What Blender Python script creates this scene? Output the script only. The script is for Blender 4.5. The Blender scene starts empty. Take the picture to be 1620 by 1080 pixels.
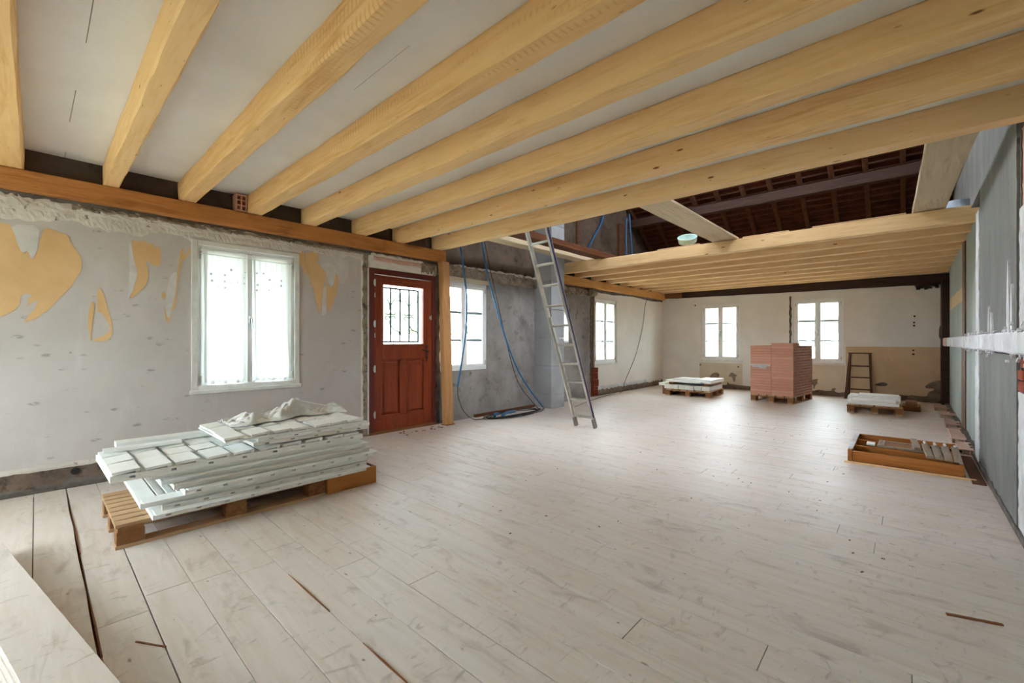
import bpy, bmesh, math, random
from mathutils import Vector, Matrix
random.seed(7)
R = random.random
def U(a, b): return a + (b - a) * R()
PI = math.pi
S = bpy.context.scene
C = S.collection

# ---------------------------------------------------------------- camera
H = 1.22
cam_d = bpy.data.cameras.new('camera')
cam = bpy.data.objects.new('camera', cam_d)
C.objects.link(cam)
cam_d.sensor_width = 36.0
cam_d.lens = 687.0 / 1620.0 * 36.0
cam_d.clip_start = 0.05
cam_d.clip_end = 500
cam.location = (0, 0, H)
cam.rotation_euler = (PI / 2, 0, math.atan((1437 - 810) / 687.0))
S.camera = cam

# ---------------------------------------------------------------- light and exposure
S.view_settings.view_transform = 'Standard'
S.view_settings.look = 'None'
S.view_settings.gamma = 1.0
S.view_settings.use_curve_mapping = False
S.view_settings.exposure = 4.92
w = bpy.data.worlds.new('overcast_sky')
S.world = w
w.use_nodes = True
bg = w.node_tree.nodes['Background']
bg.inputs[0].default_value = (0.865, 0.925, 1.0, 1)
bg.inputs[1].default_value = 1.0
cy = S.cycles
cy.max_bounces = 14
cy.diffuse_bounces = 10
cy.glossy_bounces = 4
cy.transmission_bounces = 6
cy.transparent_max_bounces = 12
cy.caustics_reflective = False
cy.caustics_refractive = False
cy.sample_clamp_indirect = 6.0
cy.use_denoising = True

LX, RX, BY, NY = -5.17, 0.55, 12.05, -2.6       # left, right, back, near wall planes
ZB, ZC = 2.556, 2.745                            # top of plate beams, ceiling


# ---------------------------------------------------------------- materials
def lin(c):
    out = []
    for v in c:
        v /= 255.0
        out.append(v / 12.92 if v <= .04045 else ((v + .055) / 1.055) ** 2.4)
    return (*out, 1)


class NT:
    def __init__(s, name, rough=.8, spec=.3):
        s.m = bpy.data.materials.new(name)
        s.m.use_nodes = True
        s.t = s.m.node_tree
        s.b = s.t.nodes['Principled BSDF']
        s.b.inputs['Roughness'].default_value = rough
        s.b.inputs['Specular IOR Level'].default_value = spec

    def n(s, typ, **kw):
        nd = s.t.nodes.new(typ)
        for k, v in kw.items():
            if hasattr(nd, k):
                setattr(nd, k, v)
            else:
                nd.inputs[k].default_value = v
        return nd

    def l(s, a, b): s.t.links.new(a, b)

    def coord(s, scale=(1, 1, 1), rand=True):
        tc = s.n('ShaderNodeTexCoord')
        mp = s.n('ShaderNodeMapping')
        mp.inputs['Scale'].default_value = scale
        s.l(tc.outputs['Object'], mp.inputs['Vector'])
        if rand:
            oi = s.n('ShaderNodeObjectInfo')
            mu = s.n('ShaderNodeMath', operation='MULTIPLY')
            mu.inputs[1].default_value = 37.0
            s.l(oi.outputs['Random'], mu.inputs[0])
            s.l(mu.outputs[0], mp.inputs['Location'])
        return mp.outputs[0]

    def noise(s, v, scale, detail=5, rough=.6, dist=0):
        nd = s.n('ShaderNodeTexNoise')
        nd.inputs['Scale'].default_value = scale
        nd.inputs['Detail'].default_value = detail
        nd.inputs['Roughness'].default_value = rough
        nd.inputs['Distortion'].default_value = dist
        s.l(v, nd.inputs['Vector'])
        return nd.outputs['Fac']

    def voro(s, v, scale, feature='F1'):
        nd = s.n('ShaderNodeTexVoronoi', feature=feature)
        nd.inputs['Scale'].default_value = scale
        s.l(v, nd.inputs['Vector'])
        return nd

    def ramp(s, f, stops, ease=False):
        nd = s.n('ShaderNodeValToRGB')
        if ease: nd.color_ramp.interpolation = 'EASE'
        e = nd.color_ramp.elements
        while len(e) < len(stops): e.new(.5)
        for k, (p, c) in enumerate(stops):
            e[k].position = p
            e[k].color = c if len(c) == 4 else lin(c)
        s.l(f, nd.inputs[0])
        return nd.outputs[0]

    def mask(s, f, lo, hi):
        nd = s.n('ShaderNodeMapRange')
        nd.inputs['From Min'].default_value = lo
        nd.inputs['From Max'].default_value = hi
        s.l(f, nd.inputs['Value'])
        return nd.outputs[0]

    def math(s, op, a, b):
        nd = s.n('ShaderNodeMath', operation=op)
        for k, x in enumerate((a, b)):
            if isinstance(x, (int, float)): nd.inputs[k].default_value = x
            else: s.l(x, nd.inputs[k])
        return nd.outputs[0]

    def mix(s, f, a, b, mode='MIX'):
        nd = s.n('ShaderNodeMixRGB', blend_type=mode)
        for k, x in enumerate((f, a, b)):
            if isinstance(x, (int, float)): nd.inputs[k].default_value = x
            elif isinstance(x, tuple): nd.inputs[k].default_value = x if len(x) == 4 else lin(x)
            else: s.l(x, nd.inputs[k])
        return nd.outputs[0]

    def col(s, c):
        if isinstance(c, tuple): s.b.inputs['Base Color'].default_value = c if len(c) == 4 else lin(c)
        else: s.l(c, s.b.inputs['Base Color'])
        return s

    def bump(s, f, strength=.3, dist=.01):
        nd = s.n('ShaderNodeBump')
        nd.inputs['Strength'].default_value = strength
        nd.inputs['Distance'].default_value = dist
        s.l(f, nd.inputs['Height'])
        s.l(nd.outputs[0], s.b.inputs['Normal'])
        return s


def axis_scale(ax, along, across):
    v = [across] * 3
    v['XYZ'.index(ax)] = along
    return tuple(v)


def wood(name, ax, light, mid, dark, knot=None, grain=1.0, rough=.7, knots=True, stain=None, saw=False, vary=0.0):
    t = NT(name, rough, .25)
    v = t.coord(axis_scale(ax, .9, 11.0))
    n1 = t.noise(v, 2.0 * grain, 6, .6, 1.2)
    c = t.ramp(n1, [(.3, dark), (.5, mid), (.72, light)])
    v2 = t.coord((1, 1, 1))
    big = t.noise(v2, 1.3, 3)
    c = t.mix(t.mask(big, .35, .7), c, mid)
    if stain:
        c = t.mix(t.mask(t.noise(t.coord(axis_scale(ax, 1.0, 3.0)), 1.8, 4, .6), .52, .75), c, stain)
    if saw:
        wv = t.n('ShaderNodeTexWave')
        wv.bands_direction = ax
        wv.inputs['Scale'].default_value = 9.0
        wv.inputs['Distortion'].default_value = 3.0
        t.l(v2, wv.inputs['Vector'])
        m = t.math('MULTIPLY', t.mask(wv.outputs['Fac'], .55, .95), t.mask(t.noise(t.coord(axis_scale(ax, .6, 8)), 1.5, 3), .5, .62))
        c = t.mix(t.math('MULTIPLY', m, .6), c, dark)
    if knots:
        k = knot or dark
        vk = t.voro(t.coord(axis_scale(ax, 1.0, 3.4)), 2.6)
        m = t.mask(vk.outputs['Distance'], .085, .05)
        on = t.mask(vk.outputs['Color'], .30, .34)
        c = t.mix(t.math('MULTIPLY', m, on), c, k)
        vk2 = t.voro(t.coord(axis_scale(ax, 1.6, 9)), 3.5)
        m2 = t.math('MULTIPLY', t.mask(vk2.outputs['Distance'], .09, .04), t.mask(vk2.outputs['Color'], .55, .6))
        c = t.mix(t.math('MULTIPLY', m2, .8), c, k)
    if vary:
        oi = t.n('ShaderNodeObjectInfo')
        c = t.mix(t.math('MULTIPLY', oi.outputs['Random'], vary), c, dark)
    t.col(c)
    t.bump(n1, .15, .004)
    return t.m


def plain(name, c, rough=.6, spec=.3, metal=0, var=None, scale=8, bump=0):
    t = NT(name, rough, spec)
    t.b.inputs['Metallic'].default_value = metal
    v = t.coord()
    n = t.noise(v, scale, 5)
    t.col(t.mix(t.mask(n, .35, .7), c, var or tuple(x * .88 for x in c)))
    if bump: t.bump(n, bump, .006)
    return t.m


M = {}
M['pineX'] = wood('new_pine_joist', 'X', (240, 206, 154), (232, 192, 136), (212, 162, 102), (122, 74, 36))
M['pineXs'] = wood('sawn_pine_joist', 'X', (238, 202, 148), (228, 186, 128), (206, 154, 92), (122, 74, 36), saw=True)
M['pineY'] = wood('new_pine_long', 'Y', (214, 166, 100), (205, 152, 88), (172, 118, 60), (112, 64, 28))
M['pineX2'] = wood('pale_pine_joist', 'X', (238, 206, 158), (230, 194, 144), (210, 166, 112), (124, 78, 42))
M['orange'] = wood('orange_beam', 'Y', (200, 142, 84), (184, 122, 66), (152, 94, 48), (84, 44, 20), stain=(112, 62, 28))
M['postwood'] = wood('post_wood', 'Z', (206, 160, 112), (188, 140, 92), (156, 108, 66), (96, 58, 32))
M['plank'] = wood('weathered_plank', 'Y', (216, 202, 176), (200, 182, 152), (168, 146, 114), (118, 94, 66))
M['plankX'] = wood('scaffold_pine', 'X', (214, 180, 140), (200, 164, 122), (170, 132, 92), (112, 74, 44))
M['oldY'] = wood('old_brown_timber', 'Y', (120, 74, 44), (96, 56, 32), (64, 36, 20), (40, 22, 12))
M['oldX'] = wood('old_dark_timber', 'X', (80, 56, 46), (62, 42, 34), (42, 27, 22), (26, 17, 13))
M['oldXb'] = wood('old_brown_timber_x', 'X', (150, 104, 66), (128, 82, 50), (92, 56, 34), (50, 30, 18))
M['oldZ'] = wood('old_post_timber', 'Z', (134, 104, 84), (112, 84, 66), (76, 54, 42), (44, 30, 22))
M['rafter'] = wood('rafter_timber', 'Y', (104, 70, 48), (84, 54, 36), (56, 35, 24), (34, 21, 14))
M['pallet'] = wood('pallet_wood', 'Y', (210, 178, 144), (194, 160, 124), (156, 122, 88), (96, 64, 40), vary=.25)
M['palletX'] = wood('pallet_wood_cross', 'X', (168, 124, 86), (146, 102, 66), (108, 72, 44), (70, 44, 26), vary=.3)
M['frameX'] = wood('varnished_frame', 'X', (196, 136, 74), (172, 108, 52), (126, 72, 32), (70, 38, 18))
M['frameY'] = wood('varnished_frame_cross', 'Y', (186, 126, 70), (158, 98, 50), (116, 66, 30), (70, 38, 18))
M['greywood'] = wood('grey_weathered_wood', 'Y', (172, 160, 144), (152, 136, 118), (120, 100, 82), (84, 66, 52), knots=False)
M['ladderwood'] = wood('dark_ladder_wood', 'Z', (110, 84, 66), (88, 64, 50), (60, 42, 32), knots=False)

# whitewashed floor
t = NT('whitewashed_floor', .5, .35)
v = t.coord(axis_scale('X', .8, 8.0))
g = t.noise(v, 2.2, 6, .6, 1.0)
c = t.ramp(g, [(.25, (208, 194, 182)), (.5, (218, 208, 202)), (.75, (226, 217, 212))])
sm = t.noise(t.coord(axis_scale('X', 1.0, 2.6)), 3.2, 5, .65, .8)
c = t.mix(t.math('MULTIPLY', t.mask(sm, .56, .74), .6), c, (162, 146, 138))
vk = t.voro(t.coord(axis_scale('X', 1.6, 4.5)), 2.2)
c = t.mix(t.math('MULTIPLY', t.math('MULTIPLY', t.mask(vk.outputs['Distance'], .075, .03), t.mask(vk.outputs['Color'], .4, .45)), .75), c, (110, 92, 82))
sp = t.voro(t.coord((1, 1.6, 1)), 9.0)
c = t.mix(t.math('MULTIPLY', t.math('MULTIPLY', t.mask(sp.outputs['Distance'], .10, .05), t.mask(sp.outputs['Color'], .72, .75)), .8), c, (120, 112, 110))
wv = t.noise(t.coord(axis_scale('Y', 2.0, 5.0)), 2.4, 4, .6, 2.0)
c = t.mix(t.math('MULTIPLY', t.mask(wv, .60, .72), .42), c, (130, 116, 110))
oi = t.n('ShaderNodeObjectInfo')
c = t.mix(t.math('MULTIPLY', oi.outputs['Random'], .20), c, (212, 190, 166))
t.col(c).bump(g, .08, .003)
t.l(t.mask(sm, .3, .8), t.b.inputs['Roughness'])
rr = t.n('ShaderNodeMapRange')
rr.inputs['To Min'].default_value = .38
rr.inputs['To Max'].default_value = .6
t.l(sm, rr.inputs['Value'])
t.l(rr.outputs[0], t.b.inputs['Roughness'])
M['floor'] = t.m

# wallpaper with small grey leaf marks
t = NT('pale_wallpaper', .85, .2)
v = t.coord((1, 1, 1), False)
base = t.ramp(t.noise(v, 1.4, 5), [(.3, (182, 175, 171)), (.7, (198, 192, 189))])
vl = t.voro(t.coord((1, 3.0, 6.6), False), 1.6)
leaf = t.math('MULTIPLY', t.mask(vl.outputs['Distance'], .20, .12), t.mask(t.noise(t.coord((1, 7, 22), False), 3, 3), .45, .56))
c = t.mix(t.math('MULTIPLY', leaf, .62), base, (128, 124, 122))
sp = t.voro(t.coord((1, 1, 1), False), 3.1)
c = t.mix(t.math('MULTIPLY', t.mask(sp.outputs['Distance'], .035, .02), .7), c, (90, 80, 74))
c = t.mix(t.math('MULTIPLY', t.mask(t.noise(t.coord((1, 4, .8), False), 2.2, 4), .58, .75), .3), c, (214, 212, 214))
t.col(c).bump(t.noise(v, 9, 4), .1, .004)
M['wallpaper'] = t.m


def plaster(name, c1, c2, c3=None, s=2.2, rough=.9, bump=.25, vert=False, thr=(.56, .72)):
    t = NT(name, rough, .2)
    v = t.coord((1, 1, 1), False)
    vs = t.coord((1.6, 1.6, .55), False) if vert else v
    n = t.noise(vs, s, 7, .62, .4)
    c = t.ramp(n, [(.3, c2), (.68, c1)])
    if c3:
        n3 = t.noise(vs, s * 2.7, 8, .7)
        c = t.mix(t.mask(n3, *thr), c, c3)
    if vert and c3:
        vp = t.voro(t.coord((1, 5.0, 1.6), False), 3.4)
        pit = t.math('MULTIPLY', t.mask(vp.outputs['Distance'], .16, .07), t.mask(vp.outputs['Color'], .5, .55))
        c = t.mix(t.math('MULTIPLY', pit, .7), c, (72, 72, 72))
    fine = t.noise(v, 30, 4)
    c = t.mix(t.math('MULTIPLY', t.mask(fine, .55, .8), .25), c, c2)
    t.col(c).bump(t.noise(v, 14, 6, .7), bump, .01)
    return t.m


M['greyrender'] = plaster('grey_cement_render', (158, 154, 150), (112, 106, 102), (88, 84, 84), 1.6)
M['whitewall'] = plaster('old_white_paint', (230, 228, 222), (216, 212, 205), None, 1.2, .85, .08)
M['creamwall'] = plaster('cream_paint', (214, 204, 184), (194, 180, 156), None, 1.5, .85, .08)
M['tandado'] = plaster('tan_dado', (212, 186, 152), (194, 168, 134), (160, 132, 102), 1.8, .85, .1, thr=(.66, .8))
M['damp'] = plaster('bare_damp_plaster', (140, 128, 112), (108, 96, 82), (84, 72, 62), 5, .95, .4)
M['rough'] = plaster('crumbling_plaster', (214, 208, 200), (192, 184, 174), (128, 118, 108), 5.5, .95, .5, thr=(.6, .68))
M['roughgrey'] = plaster('exposed_rubble', (168, 156, 138), (116, 102, 86), (70, 62, 54), 7, .95, 1.0, thr=(.54, .64))
M['greydark'] = plaster('dark_mortar', (120, 114, 108), (82, 76, 72), (56, 50, 46), 4, .95, .6)
M['dadodark'] = plaster('stained_base', (126, 108, 94), (88, 76, 70), (58, 52, 50), 4, .95, .5, thr=(.5, .66))
M['tear'] = plaster('bare_tan_plaster', (222, 186, 138), (208, 170, 122), None, 3, .9, .1)
M['paper'] = plaster('curled_paper', (214, 210, 208), (190, 186, 184), None, 6, .9, .2)
M['pinkplaster'] = plaster('pink_plaster', (206, 170, 152), (184, 150, 134), (220, 212, 200), 5, .9, .3)
M['ceiling'] = plaster('white_ceiling', (234, 234, 229), (222, 221, 215), None, 1.0, .9, .05)
M['crack'] = plain('crack_line', (110, 104, 96))
M['upperwall'] = plaster('dark_upper_wall', (98, 84, 72), (62, 51, 43), (38, 32, 28), 2.2, .95, .5)  # darker brown-grey plaster above the beam line
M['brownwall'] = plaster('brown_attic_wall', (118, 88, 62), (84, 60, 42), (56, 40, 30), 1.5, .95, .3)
M['concrete'] = plaster('rough_concrete', (132, 132, 128), (108, 108, 106), (80, 80, 80), 1.3, .95, .4, vert=True, thr=(.66, .8))
M['paleconcrete'] = plaster('pale_green_plaster', (166, 174, 168), (142, 150, 146), None, 1.4, .9, .15, vert=True)
M['limewhite'] = plaster('flaking_limewash', (222, 224, 226), (186, 184, 186), (120, 106, 100), 5, .95, .7, thr=(.62, .74))
M['block'] = plaster('concrete_block_column', (168, 170, 172), (144, 146, 148), None, 1.6, .9, .12)
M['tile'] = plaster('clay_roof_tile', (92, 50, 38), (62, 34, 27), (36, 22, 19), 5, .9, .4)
M['subfloor'] = plain('dark_subfloor', (110, 66, 34), .95)

# terracotta
t = NT('terracotta', .85, .2)
oi = t.n('ShaderNodeObjectInfo')
c = t.mix(oi.outputs['Random'], (214, 162, 138), (198, 142, 120))
c = t.mix(t.math('MULTIPLY', t.mask(t.noise(t.coord(), 9, 5), .5, .75), .5), c, (214, 166, 142))
t.col(c)
M['terracotta'] = t.m
M['redbrick'] = plaster('old_red_brick', (164, 84, 60), (124, 62, 46), (92, 52, 42), 8, .95, .5)
M['palebrick'] = plaster('dusty_hollow_brick', (206, 176, 162), (182, 148, 132), None, 6, .9, .2)

M['upvc'] = plain('white_window_frame', (232, 234, 234), .35, .4, var=(224, 227, 228))
M['upvcold'] = plain('white_painted_trim', (222, 222, 218), .6, .3, var=(206, 204, 200))
M['muntin'] = plain('grey_glazing_bar', (128, 142, 146), .5)
M['metal'] = plain('brushed_steel', (190, 190, 186), .35, .5, 1.0)
M['alu'] = plain('ladder_aluminium', (206, 204, 196), .38, .5, .85, var=(176, 174, 166))
M['rubber'] = plain('grey_rubber', (146, 142, 134), .8)
M['purple'] = plain('violet_stripe', (62, 50, 92), .5)
M['black'] = plain('black_iron', (34, 32, 32), .5)
M['iron'] = plain('dark_teal_iron', (64, 92, 92), .5)
M['cable'] = plain('black_cable', (38, 34, 32), .6)
M['greycable'] = plain('grey_cable', (84, 82, 78), .6)
M['conduit'] = plain('blue_conduit', (18, 86, 134), .4, .5, var=(28, 104, 152), scale=20)
M['whitepaint'] = plain('chalky_white_paint', (242, 244, 243), .6, .3, var=(232, 234, 232), scale=6)
M['whitepaint2'] = plain('worn_white_paint', (232, 231, 226), .65, .3, var=(214, 210, 203), scale=5)
M['knob'] = plain('white_porcelain', (240, 240, 236), .3, .5)
M['green'] = plain('pale_green_plastic', (186, 214, 206), .45, .4)
M['palebl'] = plain('pale_blue_plastic', (178, 194, 212), .5, .4)
M['label'] = plain('torn_white_label', (206, 204, 206), .7)
M['grass'] = plain('pale_field', (142, 144, 120), .95, .1, var=(160, 160, 138), scale=.4)
M['hedge'] = plain('winter_trees', (168, 168, 158), .95, .1, var=(140, 142, 132), scale=2)  # pale base colour carries the distance haze of the trees

# red-brown varnished door
t = NT('red_varnished_door', .38, .4)
n = t.noise(t.coord(axis_scale('Z', .8, 9)), 2.2, 6, .6, 1)
t.col(t.ramp(n, [(.25, (116, 40, 14)), (.55, (138, 54, 20)), (.8, (152, 66, 28))]))
M['door'] = t.m
t = NT('dark_red_door_frame', .4, .4)
n = t.noise(t.coord(axis_scale('Z', .8, 9)), 2.2, 6, .6, 1)
t.col(t.ramp(n, [(.25, (82, 24, 20)), (.8, (104, 36, 26))]))
M['doorframe'] = t.m

# window glass: mostly clear with a faint reflection
m = bpy.data.materials.new('window_glass')
m.use_nodes = True
nt = m.node_tree
nt.nodes.remove(nt.nodes['Principled BSDF'])
o_ = nt.nodes['Material Output']
tr = nt.nodes.new('ShaderNodeBsdfTransparent')
tr.inputs[0].default_value = (.93, .97, .96, 1)
gl = nt.nodes.new('ShaderNodeBsdfGlossy')
gl.inputs['Roughness'].default_value = .02
mx = nt.nodes.new('ShaderNodeMixShader')
fr = nt.nodes.new('ShaderNodeLayerWeight')
pw = nt.nodes.new('ShaderNodeMath')
pw.operation = 'POWER'
pw.inputs[1].default_value = 5.0
ml = nt.nodes.new('ShaderNodeMapRange')
ml.inputs['To Min'].default_value, ml.inputs['To Max'].default_value = .03, .6
nt.links.new(fr.outputs['Facing'], pw.inputs[0])
nt.links.new(pw.outputs[0], ml.inputs['Value'])
nt.links.new(ml.outputs[0], mx.inputs[0])
nt.links.new(tr.outputs[0], mx.inputs[1])
nt.links.new(gl.outputs[0], mx.inputs[2])
nt.links.new(mx.outputs[0], o_.inputs[0])
M['glass'] = m

# voile curtain with a band of small dark embroidered motifs
m = bpy.data.materials.new('voile_curtain')
m.use_nodes = True
nt = m.node_tree
nt.nodes.remove(nt.nodes['Principled BSDF'])
o_ = nt.nodes['Material Output']
N = lambda k: nt.nodes.new(k)
tl, tr, df = N('ShaderNodeBsdfTranslucent'), N('ShaderNodeBsdfTransparent'), N('ShaderNodeBsdfDiffuse')
mx, mx2 = N('ShaderNodeMixShader'), N('ShaderNodeMixShader')
tc, mp, vo = N('ShaderNodeTexCoord'), N('ShaderNodeMapping'), N('ShaderNodeTexVoronoi')
mp.inputs['Scale'].default_value = (0, 17, 17)
mp.inputs['Location'].default_value = (.5, 0, 0)
vo.inputs['Randomness'].default_value = .25
vo.inputs['Scale'].default_value = 1.0
nt.links.new(tc.outputs['Object'], mp.inputs[0])
nt.links.new(mp.outputs[0], vo.inputs['Vector'])
r1 = N('ShaderNodeMapRange')
r1.inputs['From Min'].default_value, r1.inputs['From Max'].default_value = .37, .29
nt.links.new(vo.outputs['Distance'], r1.inputs['Value'])
se = N('ShaderNodeSeparateXYZ')
nt.links.new(tc.outputs['Object'], se.inputs[0])
r2 = N('ShaderNodeMapRange')
r2.inputs['From Min'].default_value, r2.inputs['From Max'].default_value = 1.72, 1.76
nt.links.new(se.outputs['Z'], r2.inputs['Value'])
r3 = N('ShaderNodeMapRange')
r3.inputs['From Min'].default_value, r3.inputs['From Max'].default_value = 2.0, 1.97
nt.links.new(se.outputs['Z'], r3.inputs['Value'])
ma, mb_ = N('ShaderNodeMath'), N('ShaderNodeMath')
ma.operation = mb_.operation = 'MULTIPLY'
nt.links.new(r1.outputs[0], ma.inputs[0])
nt.links.new(r2.outputs[0], ma.inputs[1])
nt.links.new(ma.outputs[0], mb_.inputs[0])
nt.links.new(r3.outputs[0], mb_.inputs[1])
mc = N('ShaderNodeMixRGB')
mc.inputs[1].default_value, mc.inputs[2].default_value = (.9, .93, .93, 1), (.34, .36, .37, 1)
nt.links.new(mb_.outputs[0], mc.inputs[0])
for q in (tl, df): nt.links.new(mc.outputs[0], q.inputs[0])
nt.links.new(mc.outputs[0], tr.inputs[0])
mx.inputs[0].default_value = .915
nt.links.new(tl.outputs[0], mx.inputs[1])
nt.links.new(df.outputs[0], mx.inputs[2])
mx2.inputs[0].default_value = .99
nt.links.new(tr.outputs[0], mx2.inputs[1])
nt.links.new(mx.outputs[0], mx2.inputs[2])
nt.links.new(mx2.outputs[0], o_.inputs[0])
M['curtain'] = m

M['cloth'] = plain('crumpled_white_cloth', (226, 226, 224), .9, .1, var=(210, 210, 208), scale=14)


# ---------------------------------------------------------------- geometry helpers
class MB:
    def __init__(s): s.v, s.f, s.mi = [], [], []

    def add(s, vs, fs, mi=0):
        b = len(s.v)
        s.v += [tuple(p) for p in vs]
        s.f += [tuple(b + i for i in f) for f in fs]
        s.mi += [mi] * len(fs)
        return s

    def box(s, x0, x1, y0, y1, z0, z1, mi=0):
        vs = [(x, y, z) for z in (z0, z1) for y in (y0, y1) for x in (x0, x1)]
        return s.add(vs, [(0, 2, 3, 1), (4, 5, 7, 6), (0, 1, 5, 4), (2, 6, 7, 3), (0, 4, 6, 2), (1, 3, 7, 5)], mi)

    def obox(s, cen, size, rot=None, mi=0):
        rot = rot or Matrix.Identity(3)
        vs = []
        for z in (-.5, .5):
            for y in (-.5, .5):
                for x in (-.5, .5):
                    vs.append(Vector(cen) + rot @ Vector((x * size[0], y * size[1], z * size[2])))
        return s.add(vs, [(0, 2, 3, 1), (4, 5, 7, 6), (0, 1, 5, 4), (2, 6, 7, 3), (0, 4, 6, 2), (1, 3, 7, 5)], mi)

    def bbox(s, x0, x1, y0, y1, z0, z1, b=.004, mi=0):
        """box with chamfered upright and horizontal edges (24 vertices)"""
        vs, idx = [], {}
        X, Y, Z = (x0, x1), (y0, y1), (z0, z1)
        sg = (1, -1)
        for i in (0, 1):
            for j in (0, 1):
                for k in (0, 1):
                    x, y, z = X[i], Y[j], Z[k]
                    dx, dy, dz = sg[i] * b, sg[j] * b, sg[k] * b
                    idx[i, j, k, 0] = len(vs); vs.append((x, y + dy, z + dz))
                    idx[i, j, k, 1] = len(vs); vs.append((x + dx, y, z + dz))
                    idx[i, j, k, 2] = len(vs); vs.append((x + dx, y + dy, z))
        fs = []
        q = ((0, 0), (1, 0), (1, 1), (0, 1))
        for i in (0, 1):
            f = [idx[i, a, c, 0] for a, c in q]; fs.append(f if i else f[::-1])
            f = [idx[a, i, c, 1] for a, c in q]; fs.append(f[::-1] if i else f)
            f = [idx[a, c, i, 2] for a, c in q]; fs.append(f if i else f[::-1])
        for a in (0, 1):
            for c in (0, 1):
                fs.append((idx[0, a, c, 1], idx[1, a, c, 1], idx[1, a, c, 2], idx[0, a, c, 2]))
                fs.append((idx[a, 0, c, 0], idx[a, 1, c, 0], idx[a, 1, c, 2], idx[a, 0, c, 2]))
                fs.append((idx[a, c, 0, 0], idx[a, c, 1, 0], idx[a, c, 1, 1], idx[a, c, 0, 1]))
        for i in (0, 1):
            for j in (0, 1):
                for k in (0, 1):
                    fs.append((idx[i, j, k, 0], idx[i, j, k, 1], idx[i, j, k, 2]))
        return s.add(vs, fs, mi)

    def tube(s, pts, r, n=8, mi=0, cap=True):
        pts = [Vector(p) for p in pts]
        rings, up = [], None
        for i, p in enumerate(pts):
            d = (pts[min(i + 1, len(pts) - 1)] - pts[max(i - 1, 0)]).normalized()
            if up is None: up = Vector((0, 0, 1)) if abs(d.z) < .9 else Vector((1, 0, 0))
            a = d.cross(up).normalized()
            up = a.cross(d).normalized()
            rr = r[i] if isinstance(r, (list, tuple)) else r
            rings.append([p + a * math.cos(2 * PI * k / n) * rr + up * math.sin(2 * PI * k / n) * rr for k in range(n)])
        vs = [q for g in rings for q in g]
        fs = []
        for i in range(len(rings) - 1):
            for k in range(n):
                fs.append((i * n + k, i * n + (k + 1) % n, (i + 1) * n + (k + 1) % n, (i + 1) * n + k))
        if cap:
            fs.append(tuple(range(n))[::-1])
            fs.append(tuple((len(rings) - 1) * n + k for k in range(n)))
        return s.add(vs, fs, mi)

    def prism(s, poly, place, d0, d1, mi=0):
        """poly: 2D outline; place(a, b, d) -> 3D"""
        n = len(poly)
        vs = [place(a, b, d0) for a, b in poly] + [place(a, b, d1) for a, b in poly]
        fs = [tuple(range(n)), tuple(range(2 * n - 1, n - 1, -1))]
        fs += [(i, (i + 1) % n, n + (i + 1) % n, n + i) for i in range(n)]
        return s.add(vs, fs, mi)

    def build(s, name, mats, parent=None, smooth=False, **props):
        me = bpy.data.meshes.new(name)
        me.from_pydata(s.v, [], s.f)
        for m_ in (mats if isinstance(mats, (list, tuple)) else [mats]):
            me.materials.append(M[m_] if isinstance(m_, str) else m_)
        me.polygons.foreach_set('material_index', s.mi)
        bm = bmesh.new(); bm.from_mesh(me)
        bmesh.ops.recalc_face_normals(bm, faces=bm.faces)
        bm.to_mesh(me); bm.free()
        if smooth: me.polygons.foreach_set('use_smooth', [True] * len(me.polygons))
        o = bpy.data.objects.new(name, me)
        C.objects.link(o)
        if parent: o.parent = parent
        for k, v_ in props.items(): o[k] = v_
        return o


def thing(name, label, cat, loc=(0, 0, 0), rz=0, group=None, kind=None):
    o = bpy.data.objects.new(name, None)
    o.empty_display_size = .1
    C.objects.link(o)
    o.location = loc
    o.rotation_euler = (0, 0, rz)
    o['label'], o['category'] = label, cat
    if group: o['group'] = group
    if kind: o['kind'] = kind
    return o


def tag(o, label, cat, group=None, kind=None):
    o['label'], o['category'] = label, cat
    if group: o['group'] = group
    if kind: o['kind'] = kind
    return o


def dup_tree(root):
    r = root.copy(); C.objects.link(r)
    for ch in root.children:
        c_ = ch.copy(); C.objects.link(c_); c_.parent = r
        for g_ in ch.children:
            d_ = g_.copy(); C.objects.link(d_); d_.parent = c_
    return r


ORD = ['', 'first', 'second', 'third', 'fourth', 'fifth', 'sixth', 'seventh', 'eighth', 'ninth', 'tenth', 'eleventh', 'twelfth', 'thirteenth',
       'fourteenth', 'fifteenth', 'sixteenth', 'seventeenth', 'eighteenth', 'nineteenth', 'twentieth']


def beam(mb, p0, p1, wid, hei, seg=14, jit=.003, ch=.008, bow=0.0):
    """timber from p0 to p1 (centre of its bottom face), slightly uneven, chamfered"""
    p0, p1 = Vector(p0), Vector(p1)
    d = (p1 - p0).normalized()
    side = Vector((0, 0, 1)).cross(d)
    if side.length < .1: side = Vector((1, 0, 0))
    side.normalize()
    up = d.cross(side)
    pr = [(-wid / 2 + ch, 0), (wid / 2 - ch, 0), (wid / 2, ch), (wid / 2, hei - ch), (wid / 2 - ch, hei), (-wid / 2 + ch, hei), (-wid / 2, hei - ch), (-wid / 2, ch)]
    n, vs, fs = len(pr), [], []
    for i in range(seg + 1):
        f = i / seg
        c0 = p0.lerp(p1, f)
        for a, b in pr:
            vs.append(c0 + side * (a + U(-jit, jit)) + up * (b + (U(-jit, jit) if b < hei / 2 else 0) - bow * math.sin(PI * f)))
    for i in range(seg):
        for k in range(n):
            fs.append((i * n + k, i * n + (k + 1) % n, (i + 1) * n + (k + 1) % n, (i + 1) * n + k))
    fs.append(tuple(range(n)))
    fs.append(tuple(seg * n + k for k in range(n)))
    return mb.add(vs, fs)


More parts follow.
